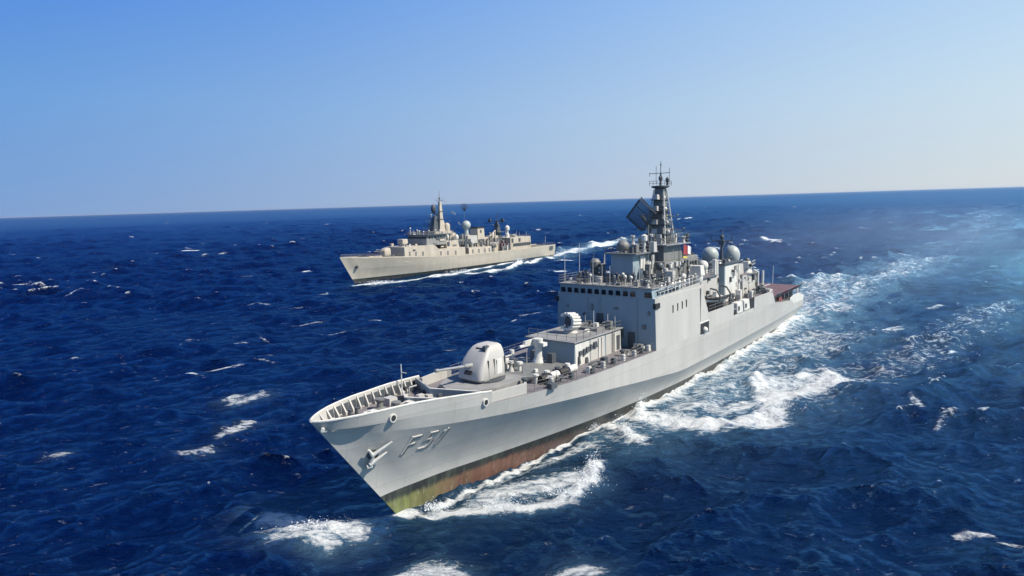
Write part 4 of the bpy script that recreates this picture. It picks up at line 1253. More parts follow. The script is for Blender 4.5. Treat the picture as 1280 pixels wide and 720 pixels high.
# close-in weapon mounts
for s, p in ((94.6, 3.0), (94.6, -3.0)):
    m = MB().lathe((s, p, 13.32), [(1.1, 0), (1.0, .3), (.7, .6), (.7, .9), (.05, .95)], 16)
    cw = m.build('close_in_gun', G['white'], A, smooth=True, auto=True)
    MB().box(s - 1.0, s + .9, p - .7, p + .7, 14.1, 15.5, (.25, .2, .15, .15)).build('gun_house', G['white'], cw, bevel=.08)
    for d in (-.95, .95):
        MB().tube((s - .6, p + d, 14.7), (s + 1.8, p + d, 15.0), .26, .16, 10).build('gun_barrel', G['dark'], cw)
        for e in (.3, -.3):
            MB().tube((s - .9, p + d * 1.25, 15.1 + e), (s + 1.2, p + d * 1.25, 15.3 + e), .14, .14, 8).build('missile_tube', G['mast'], cw)
    MB().lathe((s + .3, p, 15.5), [(.5, 0), (.5, .25), (.3, .5), (.05, .6)], 12).build('tracking_dish', G['dark'], cw)
for s, p in ((96.5, 4.6), (99.0, 4.8)):
    MB().tube((s, p, 9.6), (s, p, 13.4), .26, .22, 10).build('crane_post', G['white'], A)
MB().tube((96.5, 4.6, 13.3), (91.5, 5.2, 14.2), .2, .14, 8).build('crane_jib', G['white'], A)
MB().box(97.6, 97.72, -3.6, 3.4, 9.5, 12.6).build('hangar_door', G['mast'], b2)
for k in (1, -1):
    for s in (89.5, 92.0, 94.2):
        MB().box(s, s + 1.3, *sorted((4.9 * k, 5.9 * k)), 9.62, 10.5, (.05,) * 4).build('deck_box', G['dark'], A, bevel=.03)
    rails(MB(), [(85.6, 7.15 * k, 9.75), (97.0, 7.0 * k, 9.7)], .9, 1.4, 2, .028).build('guard_rail', G['mast'], A)
MB().ball((95.0, 6.2, 10.15), .55, 1, 14, -.9).build('small_dome', G['white'], A, smooth=True)

# flight deck with nets, open mooring deck below
fd = MB().prism([(97.8, -7.0), (97.8, 7.0), (119.5, 6.6), (122.3, 6.2), (122.3, -6.2), (119.5, -6.6)], 8.0, 8.22).build('flight_deck', G['deckred'], A)
ri = MB()
for a in range(40):
    t0, t1 = 2 * math.pi * a / 40, 2 * math.pi * (a + 1) / 40
    q = lambda t, r_: (110 + r_ * math.cos(t), r_ * math.sin(t))
    ri.prism([q(t0, 3.6), q(t1, 3.6), q(t1, 3.3), q(t0, 3.3)], 8.224, 8.228)
ri.box(98.5, 121.5, -.12, .12, 8.2245, 8.229)
ri.build('landing_circle', G['cloth'], fd)
for k in (1, -1):
    for j in range(9):
        s = 99.5 + j * 2.45
        m = MB()
        z0, z1 = 8.15, 8.95
        a, b = (s, 6.95 * k - .02 * (s - 99) * k, z0), (s + 2.3, 6.95 * k - .02 * (s - 97) * k, z0)
        c, d = (b[0], b[1] + .75 * k, z1), (a[0], a[1] + .75 * k, z1)
        for u_, v_ in ((a, b), (b, c), (c, d), (d, a)):
            m.bar(u_, v_, .045)
        for i in range(1, 8):
            t = i / 8
            lp_ = lambda x, y: tuple(x[n_] + (y[n_] - x[n_]) * t for n_ in range(3))
            m.bar(lp_(a, b), lp_(d, c), .02); m.bar(lp_(a, d), lp_(b, c), .02)
        m.build('safety_net', G['red' if j in (2, 5) else 'mast'], fd)
    for s in (101, 104.5, 108, 111.5, 115, 118.5, 121.5):
        MB().bar((s, k * (deck_h(s) - .35), deck_z(s)), (s, k * (deck_h(s) - .35), 8.0), .11).build('deck_pillar', G['grey'], fd)
    side_plate([(111.5, 5.2), (124.4, 4.8), (124.4, 5.9), (119.5, 6.9), (115, 6.9), (111.5, 6.6)], k, 'white')
MB().box(99, 122, -4.8, 4.8, 5.5, 7.98).build('mooring_deck_house', G['dark'], A)
for s in (113, 116.5, 120.5):
    bollard(s, 5.6)
MB().box(105.5, 108.0, 4.9, 6.3, deck_z(106.5) - .2, deck_z(106.5) + .9, (.1,) * 4).build('mooring_winch', G['orange'], A, bevel=.08)
es = MB().tube((123.2, 0, 5.1), (123.6, 0, 12.2), .1, .06, 8).build('ensign_staff', G['white'], A)

# extra fittings that crowd the upper decks
clutter(bh, 45.6, 50, -6.4, 6.2, 15.68, 34, .4, 1.5, 5)
clutter(bh, 50, 54.2, 2.2, 6.2, 15.68, 16, .6, 2.4, 6)
clutter(bh, 50, 54.2, -6.2, -2.4, 15.68, 14, .6, 2.6, 7)
clutter(sup, 55, 60, 3.6, 6.4, 14.36, 18, .6, 2.2, 8)
clutter(mid, 60.6, 67.5, 1.5, 3.0, 14.38, 14, .8, 3.0, 9)
clutter(mid, 76.2, 79.2, -3, 3.0, 14.38, 10, .8, 2.6, 10)
clutter(base, 57.5, 60, -2.8, 3.0, 20.45, 12, .4, 1.6, 11)
clutter(base, 64, 66, -2.8, 3.0, 20.45, 10, .4, 1.8, 12)
clutter(dt, 49.6, 55.8, -2.1, 2.3, 19.65, 14, .4, 1.4, 13)
clutter(ab, 80.2, 88, 2.0, 3.6, 16.05, 5, .3, .9, 14)
clutter(b2, 92.4, 97, -4, 4.0, 13.32, 16, .5, 1.8, 15)
clutter(A, 85.6, 97, 4.9, 6.6, 9.62, 16, .4, 1.5, 16)
clutter(A, 74.5, 84.5, 3.4, 6.0, 9.15, 16, .6, 2.0, 17)
clutter(A, 63.3, 66.8, 4.0, 7.0, 9.15, 8, .6, 1.8, 18)
clutter(dh, 38.5, 43.4, -3, 3, 10.6, 12, .3, 1.1, 19)
clutter(A, 24.5, 31, -3.0, 2.8, 8.36, 14, .3, 1.3, 20)
clutter(A, 23, 44, 5.0, 5.9, 7.74, 18, .3, .9, 21, ('dark', 'grey', 'mast'))
clutter(A, 8.5, 14, -2.6, 2.6, 8.3, 12, .3, .9, 22, ('dark', 'grey', 'mast'))
for (pa, s0, s1, p, z0, z1, n, sd_) in ((base, 57.6, 65.5, 3.22, 14.6, 17.8, 16, 1), (dt, 50.5, 55.6, 1.95, 15.9, 19.2, 9, 2), (ab, 80.8, 88, 3.95, 9.8, 15.4, 10, 3), (mid, 61, 84, 3.02, 10, 14, 20, 4), (b2, 89, 97, 4.3, 9.8, 13, 12, 5)):
    rnd = random.Random(sd_)
    for k in range(n):
        s = rnd.uniform(s0, s1); z = rnd.uniform(z0, z1 - .3); w_ = rnd.uniform(.15, .8); h_ = rnd.uniform(.25, 1.3)
        MB().box(s, s + w_, p - .25, p + rnd.uniform(.08, .4), z, min(z1, z + h_)).build(rnd.choice(('wall_locker', 'wall_vent', 'cable_box')), G[rnd.choice(('dark', 'grey', 'mast', 'white'))], pa, bevel=.02)
def ladder(pa, s, p, z0, z1, n_='ladder'):
    m = MB().bar((s, p, z0), (s, p, z1), .04).bar((s + .45, p, z0), (s + .45, p, z1), .04)
    for z in np.arange(z0 + .2, z1, .35):
        m.bar((s, p, z), (s + .45, p, z), .03)
    m.build(n_, G['dark'], pa)
ladder(base, 61.8, 3.3, 14.4, 20.4); ladder(dt, 53.4, 2.1, 15.7, 19.6); ladder(ab, 86.6, 4.1, 9.2, 15.9); ladder(dh, 41.2, 3.55, 7.8, 10.6)
# wall fittings on the shaded forward wall
for (p, z, w_, h_) in ((-4.6, 9.3, .5, .7), (-1.9, 12.2, .25, .9), (1.6, 12.6, .5, .3), (2.6, 9.0, .35, 1.2), (5.6, 10.4, .5, .5), (-5.8, 12.4, .3, .3), (6.4, 12.2, .25, .5)):
    MB().box(45.12, 45.34, p, p + w_, z, z + h_).build('wall_locker', G['mast'], sup, bevel=.02)
MB().bar((45.2, -.6, 12.0), (45.2, -.6, 14.1), .05).bar((45.2, 4.9, 7.8), (45.2, 4.9, 14.1), .05).bar((45.2, -2.4, 7.8), (45.2, -2.4, 13.9), .05).build('wall_pipe', G['shaded_wall'], sup)

# ================================================================== far frigate
B = ship_root('frigate', (-60.58, 220.621), 0.905, R(0.5),
              'smaller cream coloured warship sailing farther off to the left, lattice radars and a pale funnel', 'warship', 'warships steaming in line abreast')
stem2 = lambda z: (9.4 - z) * 0.60
d2z = cubic([0, 10, 25, 45, 60, 90, 127], [8.9, 8.3, 7.5, 6.3, 5.8, 5.5, 5.7])
d2h = cubic([0.3, 1.5, 4, 9, 16, 26, 40, 60, 90, 110, 127], [0.06, 0.7, 1.6, 3.0, 4.5, 5.9, 6.9, 7.2, 7.1, 6.6, 6.0])
b2h = cubic([5, 9, 16, 26, 40, 60, 90, 110, 127], [0.06, 0.6, 1.7, 3.4, 5.5, 6.7, 6.7, 6.0, 5.2])
H2 = HullForm(stem2, 127, [
    (d2z, d2h), (lambda s: .5 * (.9 + d2z(s)), lambda s: b2h(s) + .55 * (d2h(s) - b2h(s))),
    (lambda s: 0.9, b2h), (lambda s: -.4, lambda s: b2h(s) * .92), (lambda s: -2.5, lambda s: b2h(s) * .7)], 60)
h2 = shell(H2, 'hull', G['hull2'], B, -4)
r2 = H2.rings()[0]
deck_sheet(r2, 0.0, 0.0, 'main_deck', G['deck2'], B)
for k in (1, -1):
    m = MB()
    n = len(r2)
    rg = [[(s, k * (p + .02), z - .05), (s, k * (p + .02), z + .42), (s + .02, k * max(.01, p - .1), z + .42), (s + .02, k * max(.01, p - .1), z - .05)] for s, p, z in r2[::2]]
    m.loft(rg).build('deck_edge', G['cream'], B)
    rails(MB(), [(s, k * (d2h(s) - .15), d2z(s) + .3) for s in np.linspace(1, 25, 9)], 1.0, 2.4, 2, .04).build('guard_rail', G['mast'], B)
G['shaded_bridge2'] = paint('shaded_far_bridge_paint', (0.22, 0.22, 0.215), 0.5, 0.2, 0.4, rust=0.2)  # darker than the cream houses: shade of the bridge front put into paint
# small openings and anchor
a2 = MB().tube((6.0, 1.2, 5.2), (6.3, 2.0, 5.6), .5, .5, 12).build('anchor', G['dark'], B)
# foredeck gun
g = MB()
g.loft([g.sring(c, 0, a, b, z, .5, 28) for z, a, b, c in ((8.3, 1.7, 1.5, 21.2), (10.2, 1.75, 1.5, 21.2), (11.0, 1.3, 1.2, 21.5), (11.3, .5, .5, 21.6))])
g = g.build('gun_turret', G['cream'], B, smooth=True, auto=True)
MB().lathe((21.2, 0, 7.5), [(2.2, 0), (2.1, .8)], 24).build('gun_ring', G['dark'], g)
MB().tube((19.8, 0, 9.7), (15.4, 0, 10.2), .17, .11, 10).build('gun_barrel', G['mast'], g)
MB().box(10.8, 11.3, -3.2, 3.2, 8.1, 8.9).build('breakwater', G['cream'], B)
# long lower house
def h2half(s): return d2h(s) - .55
def house(s0, s1, half, z1a, z1b, mat, name='lower_house', z0=5.4):
    bot = [(s, half(s), z0) for s in np.linspace(s0, s1, 7)]
    top = [(s, half(s) - .15, z1a + (z1b - z1a) * (s - s0) / (s1 - s0)) for s in np.linspace(s0, s1, 7)]
    return MB().loft([bot + [(a, -b, c) for a, b, c in bot[::-1]], top + [(a, -b, c) for a, b, c in top[::-1]]]).build(name, G[mat], B, bevel=.05)
lh = house(26.0, 41.0, h2half, 11.2, 11.2, 'cream')
l2 = house(41.02, 58.8, h2half, 9.4, 9.2, 'cream')
l3 = house(61.0, 76.0, h2half, 8.7, 8.5, 'cream')
house(58.8, 61.0, lambda s: 4.6, 8.4, 8.4, 'dark', 'passage')
MB().extrude([(41.0, 6.3, 9.3), (41.0, 6.3, 11.2), (43.5, 6.3, 9.3)], (0, -12.6, 0)).build('sloped_screen', G['cream'], l2)
for s in (28, 31, 34.5, 44, 48, 52.5, 63, 67, 71, 74):
    for k in (1, -1):
        q = (h2half(s) + .03)
        MB().box(s, s + .8, *sorted((k * (q - .3), k * q)), d2z(s) + .2, d2z(s) + 2.1).build('door' if int(s) % 2 else 'locker', G['mast'], lh if s < 41 else (l2 if s < 60 else l3))
# eight cell launcher
ml = MB().lathe((29.8, 0, 11.2), [(.9, 0), (.6, .6), (.6, 1.2)], 14).build('missile_launcher', G['grey'], B)
MB().box(28.6, 31.4, -1.6, 1.6, 12.2, 14.0, (.1, .1, .1, .1)).build('launcher_cells', G['cream'], ml, bevel=.15)
MB().tube((33.3, -2.6, 11.2), (33.3, -2.6, 13.6), .7, .75, 14).build('searchlight', G['white'], B)
# bridge
br = MB().box(37.6, 49.0, -5.6, 5.4, 11.0, 15.1, (.4, .1, .25, .25)).build('bridge', G['shaded_bridge2'], B, bevel=.06)
MB().box(37.5, 49.4, -6.3, 6.2, 15.1, 15.3).build('bridge_roof', G['dark'], br)
for k in range(11):
    p = -5.0 + k * .98
    MB().box(37.72, 37.95, p - .36, p + .36, 13.7, 14.5, (.06, 0, 0, 0)).build('bridge_window', G['glass'], br)
for s in np.arange(39, 47, 1.6):
    MB().box(s, s + .9, 5.15, 5.3, 13.7, 14.5).build('bridge_window', G['glass'], br)
rails(MB(), [(49, -6.2, 15.3), (37.7, -6.2, 15.3), (37.7, 6.1, 15.3), (49, 6.1, 15.3)], 1.0, 1.5, 2, .035).build('guard_rail', G['mast'], br)
MB().box(49.02, 56.5, -5.4, 5.4, 9.0, 12.4, (0, .6, .25, .25)).build('after_bridge_house', G['cream'], B, bevel=.05)
MB().box(44.5, 54.5, -3.2, 3.6, 12.35, 16.2, (.2, .6, .3, .3)).build('upper_house', G['cream'], B, bevel=.05)
for s, p, h_ in ((38.6, -4.6, 2.4), (40.0, -1.0, 1.2), (41.5, 3.0, 1.3), (43, 5.2, 1.5), (39.3, 2.2, 1.0), (41, -3.2, 1.5)):
    MB().tube((s, p, 15.3), (s, p, 15.3 + h_), .12, .1, 8).ball((s, p, 15.4 + h_), .35, 1, 10).build('searchlight', G['white'], br)
# mast
mm = MB().loft([[(49.2, -1.5, 16.1), (53.4, -1.5, 16.1), (53.4, 1.7, 16.1), (49.2, 1.7, 16.1)],
                [(50.4, -.6, 21.0), (52.2, -.6, 21.0), (52.2, .8, 21.0), (50.4, .8, 21.0)],
                [(50.7, -.35, 28.2), (51.8, -.35, 28.2), (51.8, .5, 28.2), (50.7, .5, 28.2)]])
fm = mm.build('foremast', G['cream'], B)
MB().tube((51.2, 0, 28.2), (51.2, 0, 32.8), .13, .06, 8).ball((51.2, 0, 29.6), .5, 1.1, 12).build('mast_pole', G['mast'], fm)
MB().bar((51.2, -2.0, 28.6), (51.2, 2.2, 28.6), .09).bar((51.2, -1.9, 28.6), (51.2, -1.9, 29.5), .07).bar((51.2, 2.1, 28.6), (51.2, 2.1, 29.5), .07).build('yard', G['mast'], fm)
MB().ball((48.4, -.9, 25.3), 1.05, 1.75, 18).build('fire_control_dome', G['dark'], fm, smooth=True)
MB().tube((48.6, -.8, 23.6), (50.4, -.2, 22.6), .25, .3, 8).build('dome_bracket', G['dark'], fm)
for z, w in ((24.2, .9), (21.0, 1.1)):
    MB().box(48.6, 52.8, -w, w, z, z + .14).build('mast_shelf', G['dark'], fm)
MB().loft([[(46.3, -1.6, 16.2), (48.9, -1.6, 16.2), (48.9, 1.0, 16.2), (46.3, 1.0, 16.2)], [(47.6, -.8, 22.4), (49.2, -.8, 22.4), (49.2, .4, 22.4), (47.6, .4, 22.4)]]).build('lower_mast_tower', G['dark'], B)
for k, (z, a, b) in enumerate(((17.2, -5.8, -1.2), (18.6, -5.0, -1.0), (20.0, -4.2, -.8), (21.4, -3.4, -.6), (22.6, -2.6, -.4))):
    m = MB().bar((47.3, a, z), (47.8, b, z - .5), .10)
    m.bar((47.3, a, z), (47.3, a - .2, z + .8), .09)
    m.ball((47.5, (a + b) / 2, z + .35), .35, 1, 8)
    m.build('antenna_arm', G['dark' if k % 2 else 'white'], B)
MB().lathe((53.6, 1.4, 16.2), [(1.2, 0), (1.3, 2.2), (.9, 3.0), (.1, 3.4)], 18).build('mast_foot_dome', G['cream'], B, smooth=True, auto=True)
for z, s, p, r_ in ((13.6, 51.0, 4.0, .6), (13.3, 57.0, 3.4, .9)):
    MB().lathe((s, p, z - .9), [(r_ * .6, 0), (r_, .4), (r_, 1.4), (r_ * .6, 2.0), (.05, 2.1)], 14).build('decoy_launcher', G['white'], B, smooth=True, auto=True)
MB().ball((57.4, -.6, 14.6), 1.9, 1.0, 18, -.9).build('covered_boat', G['dark'], B, smooth=True)
# midships
MB().box(56.6, 62.6, -3.6, 3.6, 8.4, 12.3, (.1,) * 4).build('midships_house', G['mast'], B)
MB().box(63.4, 70.2, -3.9, 3.6, 8.4, 13.5, (.1, .1, .1, .1)).build('radar_house', G['grey'], B, bevel=.05)
MB().box(63.6, 65.2, 3.52, 3.9, 8.7, 14.0, (.1,) * 4).build('vertical_trunk', G['cream'], B)
rd = MB().lathe((67.1, 0, 13.5), [(1.0, 0), (.85, 2.8), (1.3, 3.3)], 16)
rd.ball((67.1, 0, 18.0), 1.95, 1.0, 28, -.8)
rd.build('radome', G['radome'], B, smooth=True, auto=True)
# pole with dark fan shaped antenna and two bunting flags
wp = MB().tube((66.2, 0, 19.5), (66.2, 0, 26.0), .06, .05, 6).build('antenna_pole', G['mast'], B)
fa = MB()
for k in range(6):
    a = R(-52 + k * 21)
    fa.bar((66.2, 0, 24.0), (66.2, 3.0 * math.sin(a), 24.0 + 3.3 * math.cos(a)), .11)
for r_ in (1.2, 2.0, 2.8):
    pts = [(66.2, r_ * math.sin(R(-52 + k * 15)), 24 + r_ * 1.08 * math.cos(R(-52 + k * 15))) for k in range(8)]
    fa.path(pts, .08)
fa.build('fan_antenna', G['dark'], wp)
def flag2(s, p, z, w_, h_, mt):
    vs_, fs_ = [], []
    for i in range(7):
        t = i / 6
        for j in (0, 1):
            for d in (0, .04):
                vs_.append((s + d, p + w_ * t, z - h_ * j - .8 * t + .12 * math.sin(7 * t)))
    for i in range(6):
        a = i * 4
        fs_ += [(a, a + 4, a + 6, a + 2), (a + 1, a + 3, a + 7, a + 5), (a, a + 1, a + 5, a + 4), (a + 2, a + 6, a + 7, a + 3)]
    fs_ += [(0, 2, 3, 1), (24, 25, 27, 26)]
    return MB().add(vs_, fs_)
hy = MB().bar((52, 1.8, 28.6), (66, 0, 16.5), .03).bar((52, -1.8, 28.6), (63.8, -2.0, 13.5), .03).build('signal_halyard', G['mast'], B)
flag2(58.5, -.5, 24.3, 2.3, .9, 'cloth').build('signal_flag', G['cloth'], hy)
flag2(62.2, -.4, 19.6, 1.5, .6, 'cloth').build('signal_flag', G['cloth'], hy)
# funnel
fn = MB().box(71.2, 76.4, -2.6, 2.9, 8.4, 16.4, (.5, .4, .45, .45)).build('funnel', G['cream'], B, bevel=.12)
MB().box(71.6, 76.1, -2.3, 2.6, 16.4, 16.9, (.1,) * 4).build('funnel_cap', G['black'], fn)
MB().box(73.2, 74.2, 2.45, 2.62, 14.4, 15.6).build('funnel_vent', G['dark'], fn)
# boats, cranes and clutter aft of the funnel
for k in (1, -1):
    m = MB()
    rg = []
    for i in range(10):
        t = i / 9
        w_ = 1.0 * math.sin(math.pi * (.08 + .84 * t)) ** .6
        rg.append([(76.5 + 6.5 * t, 5.0 * k - w_, 9.9), (76.5 + 6.5 * t, 5.0 * k - w_ * .6, 9.1), (76.5 + 6.5 * t, 5.0 * k + w_ * .6, 9.1), (76.5 + 6.5 * t, 5.0 * k + w_, 9.9)])
    m.loft(rg).build('ship_boat', G['white'], B)
    for s in (77.6, 81.8):
        MB().tube((s, 6.1 * k, 5.6), (s, 6.2 * k, 10.8), .16, .16, 8).tube((s, 6.2 * k, 10.8), (s, 5.0 * k, 11.6), .14, .1, 8).build('boat_davit', G['mast'], B)
MB().box(76.6, 84.0, -4.2, 3.9, 5.4, 8.4).build('boat_deck_house', G['cream'], B)
MB().lathe((79.2, 1.8, 8.4), [(1.5, 0), (1.5, 2.1), (1.1, 2.9), (.1, 3.2)], 14).build('vent_trunk', G['mast'], B)
MB().box(81.5, 86.0, -2.0, 2.6, 8.4, 12.6, (.2,) * 4).build('after_house', G['cream'], B, bevel=.05)
# after mast, dark with dishes
amt = MB().loft([[(86.3, -1.8, 5.4), (90.6, -1.8, 5.4), (90.6, 1.8, 5.4), (86.3, 1.8, 5.4)], [(87.2, -.8, 15.5), (89.6, -.8, 15.5), (89.6, .8, 15.5), (87.2, .8, 15.5)], [(87.7, -.5, 18.8), (88.7, -.5, 18.8), (88.7, .5, 18.8), (87.7, .5, 18.8)]]).build('after_mast', G['dark'], B)
MB().tube((88.2, 0, 18.8), (88.2, 0, 23.0), .18, .08, 8).build('mast_pole', G['dark'], amt)
MB().bar((88.2, -4.3, 19.0), (88.2, 4.4, 19.0), .16).build('yard', G['dark'], amt)
for p, r_ in ((-4.0, .85), (3.6, 1.0), (.0, 1.2)):
    MB().tube((87.4, p, 19.3 if p else 17.0), (88.2, p, 19.3 if p else 17.0), r_, r_ * .8, 14).build('dish_antenna', G['dark'], amt)
MB().box(86.5, 90.5, -2.4, 2.4, 14.0, 14.2).build('mast_shelf', G['mast'], amt)
for s, p, z0, z1, mt in ((84.5, 4.6, 5.4, 9.2, 'deckred'), (86.8, 3.6, 5.4, 10.4, 'mast'), (89.6, 4.4, 5.4, 8.8, 'deckred'), (87.8, 5.3, 5.4, 8.0, 'white'), (84.2, 5.5, 5.4, 7.8, 'mast')):
    MB().box(s, s + 1.4, p - .6, p + .6, z0, z1, (.1,) * 4).build('deck_locker', G[mt], B, bevel=.05)
# after director and hangar
MB().lathe((94.6, .8, 11.3), [(1.1, 0), (.9, 1.6), (.6, 1.9), (.6, 3.0), (1.1, 3.4), (1.15, 4.6), (.6, 5.4), (.05, 5.6)], 16).build('after_director', G['white'], B, smooth=True, auto=True)
hg = MB().box(91.0, 107.0, -5.3, 5.4, 5.4, 11.3, (.2, .1, .15, .15)).build('hangar', G['cream'], B, bevel=.06)
MB().box(93.0, 106.4, 5.42, 5.62, 7.3, 8.0).build('pipe_shelf', G['dark'], hg)
for k in range(9):
    s = 93.2 + k * 1.5
    MB().tube((s, 5.75, 8.4), (s + 1.0, 5.75, 8.4), .3, .3, 8).build('life_raft_canister', G['mast'], hg)
MB().box(106.95, 107.05, -3.6, 3.6, 5.7, 10.6).build('hangar_door', G['dark'], hg)
for s, p, h_ in ((98, -3, 2.8), (101, 3, 2.2), (104, -1, 2.6), (105.5, 3.8, 2.2), (96, 4.4, 1.8)):
    MB().tube((s, p, 11.3), (s, p, 11.3 + h_), .08, .05, 6).build('whip_antenna', G['white'], hg)
MB().box(98.5, 100.5, -1, 1, 11.3, 12.4, (.1,) * 4).build('roof_locker', G['cream'], hg)
rails(MB(), [(91.5, 5.2, 11.3), (106.8, 5.2, 11.3), (106.8, -5.2, 11.3)], 1.0, 1.6, 2, .03).build('guard_rail', G['mast'], hg)
rails(MB(), [(107, 6.2, 6.0), (126.6, 5.7, 6.1), (126.6, -5.7, 6.1)], 1.0, 2.2, 2, .04).build('guard_rail', G['mast'], B)
MB().box(121.5, 124.5, 6.03, 6.2, 3.6, 5.4).build('stern_opening', G['dark'], h2)
MB().tube((126.4, 0, 5.8), (126.8, 0, 10.2), .08, .06, 6).build('ensign_staff', G['white'], B)

clutter(br, 38, 48.5, -5.8, 5.6, 15.3, 26, .5, 1.8, 31)
clutter(B, 49.5, 56, 3.7, 5.2, 12.4, 12, .5, 2.2, 32, ('cream', 'white', 'mast', 'dark'))
clutter(B, 56.8, 62.4, -3, 3.4, 12.3, 14, .6, 2.4, 33, ('cream', 'white', 'mast', 'dark'))
clutter(B, 57.5, 63.2, 3.6, 5.4, 8.8, 12, .8, 3.4, 34, ('cream', 'white', 'mast', 'dark'))
clutter(B, 63.6, 76, 3.9, 5.8, 8.6, 18, .6, 2.6, 35, ('cream', 'white', 'mast', 'dark'))
clutter(B, 76.8, 84, -3, 3.6, 8.4, 22, .8, 3.6, 36, ('cream', 'white', 'mast', 'deckred'))
clutter(B, 84.2, 90.8, 1.5, 5.6, 5.6, 22, 1.2, 4.6, 37, ('cream', 'deckred', 'mast', 'dark'))
clutter(B, 81.8, 86, -1.6, 2.2, 12.6, 6, .5, 1.8, 38, ('cream', 'white', 'mast'))
clutter(hg, 91.6, 106, -4.6, 4.8, 11.3, 14, .3, 1.2, 39, ('cream', 'mast', 'white'))
clutter(B, 8, 25, -2.4, 2.4, 7.9, 12, .3, .9, 40, ('mast', 'cream', 'dark'))
clutter(B, 27, 36, -4.5, 5, 11.2, 16, .4, 1.3, 41, ('mast', 'cream', 'dark', 'white'))
for k, (s, z, w_, h_) in enumerate(((41.5, 11.4, 2.0, .5), (45, 12.4, 2.8, .9), (49.4, 10.2, 1.2, 1.6), (52.6, 10.0, 2.2, .6), (45.5, 9.9, 1.6, .5), (30, 9.6, 1.2, .5), (34, 9.2, .6, 1.2))):
    p = 5.2 if z > 9.3 and s > 41 else 5.55
    MB().box(s, s + w_, p - .2, p + .35, z, z + h_).build('wall_locker', G[('mast', 'cream', 'dark')[k % 3]], B, bevel=.03)
# lattice in front of the mast
m = MB()
for a, b in ((-2.2, -.6), (1.2, .3)):
    m.bar((45.8, a, 16.1), (48.6, b, 24.0), .1)
for k in range(7):
    t = k / 7
    z = 16.1 + 7.9 * t
    m.bar((45.8 + 2.8 * t, -2.2 + 1.6 * t, z), (45.8 + 2.8 * t, 1.2 - .9 * t, z + (.9 if k % 2 else -.1)), .07)
    m.bar((45.8 + 2.8 * t, -2.2 + 1.6 * t, z), (50.4, -.6, z + .8), .06)
m.build('lattice_legs', G['mast'], fm)

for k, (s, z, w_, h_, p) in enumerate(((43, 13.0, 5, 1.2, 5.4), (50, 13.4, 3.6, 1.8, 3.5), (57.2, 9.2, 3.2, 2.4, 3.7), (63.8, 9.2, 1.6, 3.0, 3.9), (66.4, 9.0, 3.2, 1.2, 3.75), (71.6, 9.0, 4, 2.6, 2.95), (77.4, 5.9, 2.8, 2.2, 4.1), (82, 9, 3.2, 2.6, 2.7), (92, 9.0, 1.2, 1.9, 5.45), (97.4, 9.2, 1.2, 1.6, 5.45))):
    MB().box(s, s + w_, p - .3, p + .06, z, z + h_).build('recess_shade_panel', G['dark'], B)  # dark panels on the walls, painted shade of recesses for contrast
MB().box(55.5, 57.8, -2.6, 2.6, 12.3, 15.2, (.2,) * 4).build('director_house', G['cream'], B, bevel=.05)
MB().box(77.0, 80.5, -2.4, 1.6, 8.4, 12.2, (.2,) * 4).build('winch_house', G['cream'], B, bevel=.05)
MB().tube((83.2, 2.9, 8.4), (83.2, 2.9, 15.2), .3, .2, 8).tube((83.2, 2.9, 15.0), (78.2, 3.6, 12.4), .22, .16, 8).build('boat_crane', G['cream'], B)

# ================================================================== air
def volume_mat(name, colr, dens, g, soft=False):
    m = bpy.data.materials.new(name)
    m.use_nodes = True
    nt = m.node_tree
    nt.nodes.remove(nt.nodes['Principled BSDF'])
    v = nt.nodes.new('ShaderNodeVolumePrincipled')
    v.inputs['Color'].default_value = colr + (1,)
    v.inputs['Density'].default_value = dens
    v.inputs['Anisotropy'].default_value = g
    nt.links.new(v.outputs['Volume'], nt.nodes['Material Output'].inputs['Volume'])
    if soft:
        tc = nt.nodes.new('ShaderNodeTexCoord')
        ln = nt.nodes.new('ShaderNodeVectorMath'); ln.operation = 'LENGTH'
        nt.links.new(tc.outputs['Object'], ln.inputs[0])
        mr = nt.nodes.new('ShaderNodeMapRange'); mr.interpolation_type = 'SMOOTHSTEP'
        mr.inputs['From Min'].default_value = 1.0; mr.inputs['From Max'].default_value = 0.25
        nt.links.new(ln.outputs['Value'], mr.inputs['Value'])
        ns = nt.nodes.new('ShaderNodeTexNoise'); ns.inputs['Scale'].default_value = 4.0; ns.inputs['Detail'].default_value = 3
        nt.links.new(tc.outputs['Object'], ns.inputs['Vector'])
        nr = nt.nodes.new('ShaderNodeMapRange')
        nr.inputs['From Min'].default_value = .35; nr.inputs['From Max'].default_value = .65
        nr.inputs['To Min'].default_value = .6; nr.inputs['To Max'].default_value = 1.3
        nt.links.new(ns.outputs['Fac'], nr.inputs['Value'])
        mu = nt.nodes.new('ShaderNodeMath'); mu.operation = 'MULTIPLY'
        nt.links.new(mr.outputs['Result'], mu.inputs[0]); nt.links.new(nr.outputs['Result'], mu.inputs[1])
        m2 = nt.nodes.new('ShaderNodeMath'); m2.operation = 'MULTIPLY'; m2.inputs[1].default_value = dens
        nt.links.new(mu.outputs[0], m2.inputs[0]); nt.links.new(m2.outputs[0], v.inputs['Density'])
    return m
sm = MB(raw=True).ball((0, 0, 0), 1, 1, 24).build('funnel_smoke', volume_mat('thin_smoke', (.58, .72, .98), .0012, .2, True))
sm.location = (175, 262, 2)
sm.scale = (105, 250, 30)
sm.rotation_euler = (0, 0, R(-36))
tag(sm, kind='stuff')
hz = MB(raw=True).hexa([(-130000, -130000, -6), (130000, -130000, -6), (130000, 130000, -6), (-130000, 130000, -6)],
                       [(-130000, -130000, 42), (130000, -130000, 42), (130000, 130000, 42), (-130000, 130000, 42)])
hz = hz.build('haze', volume_mat('sea_air', (.75, .86, 1.0), HAZE, .3))
tag(hz, kind='stuff')

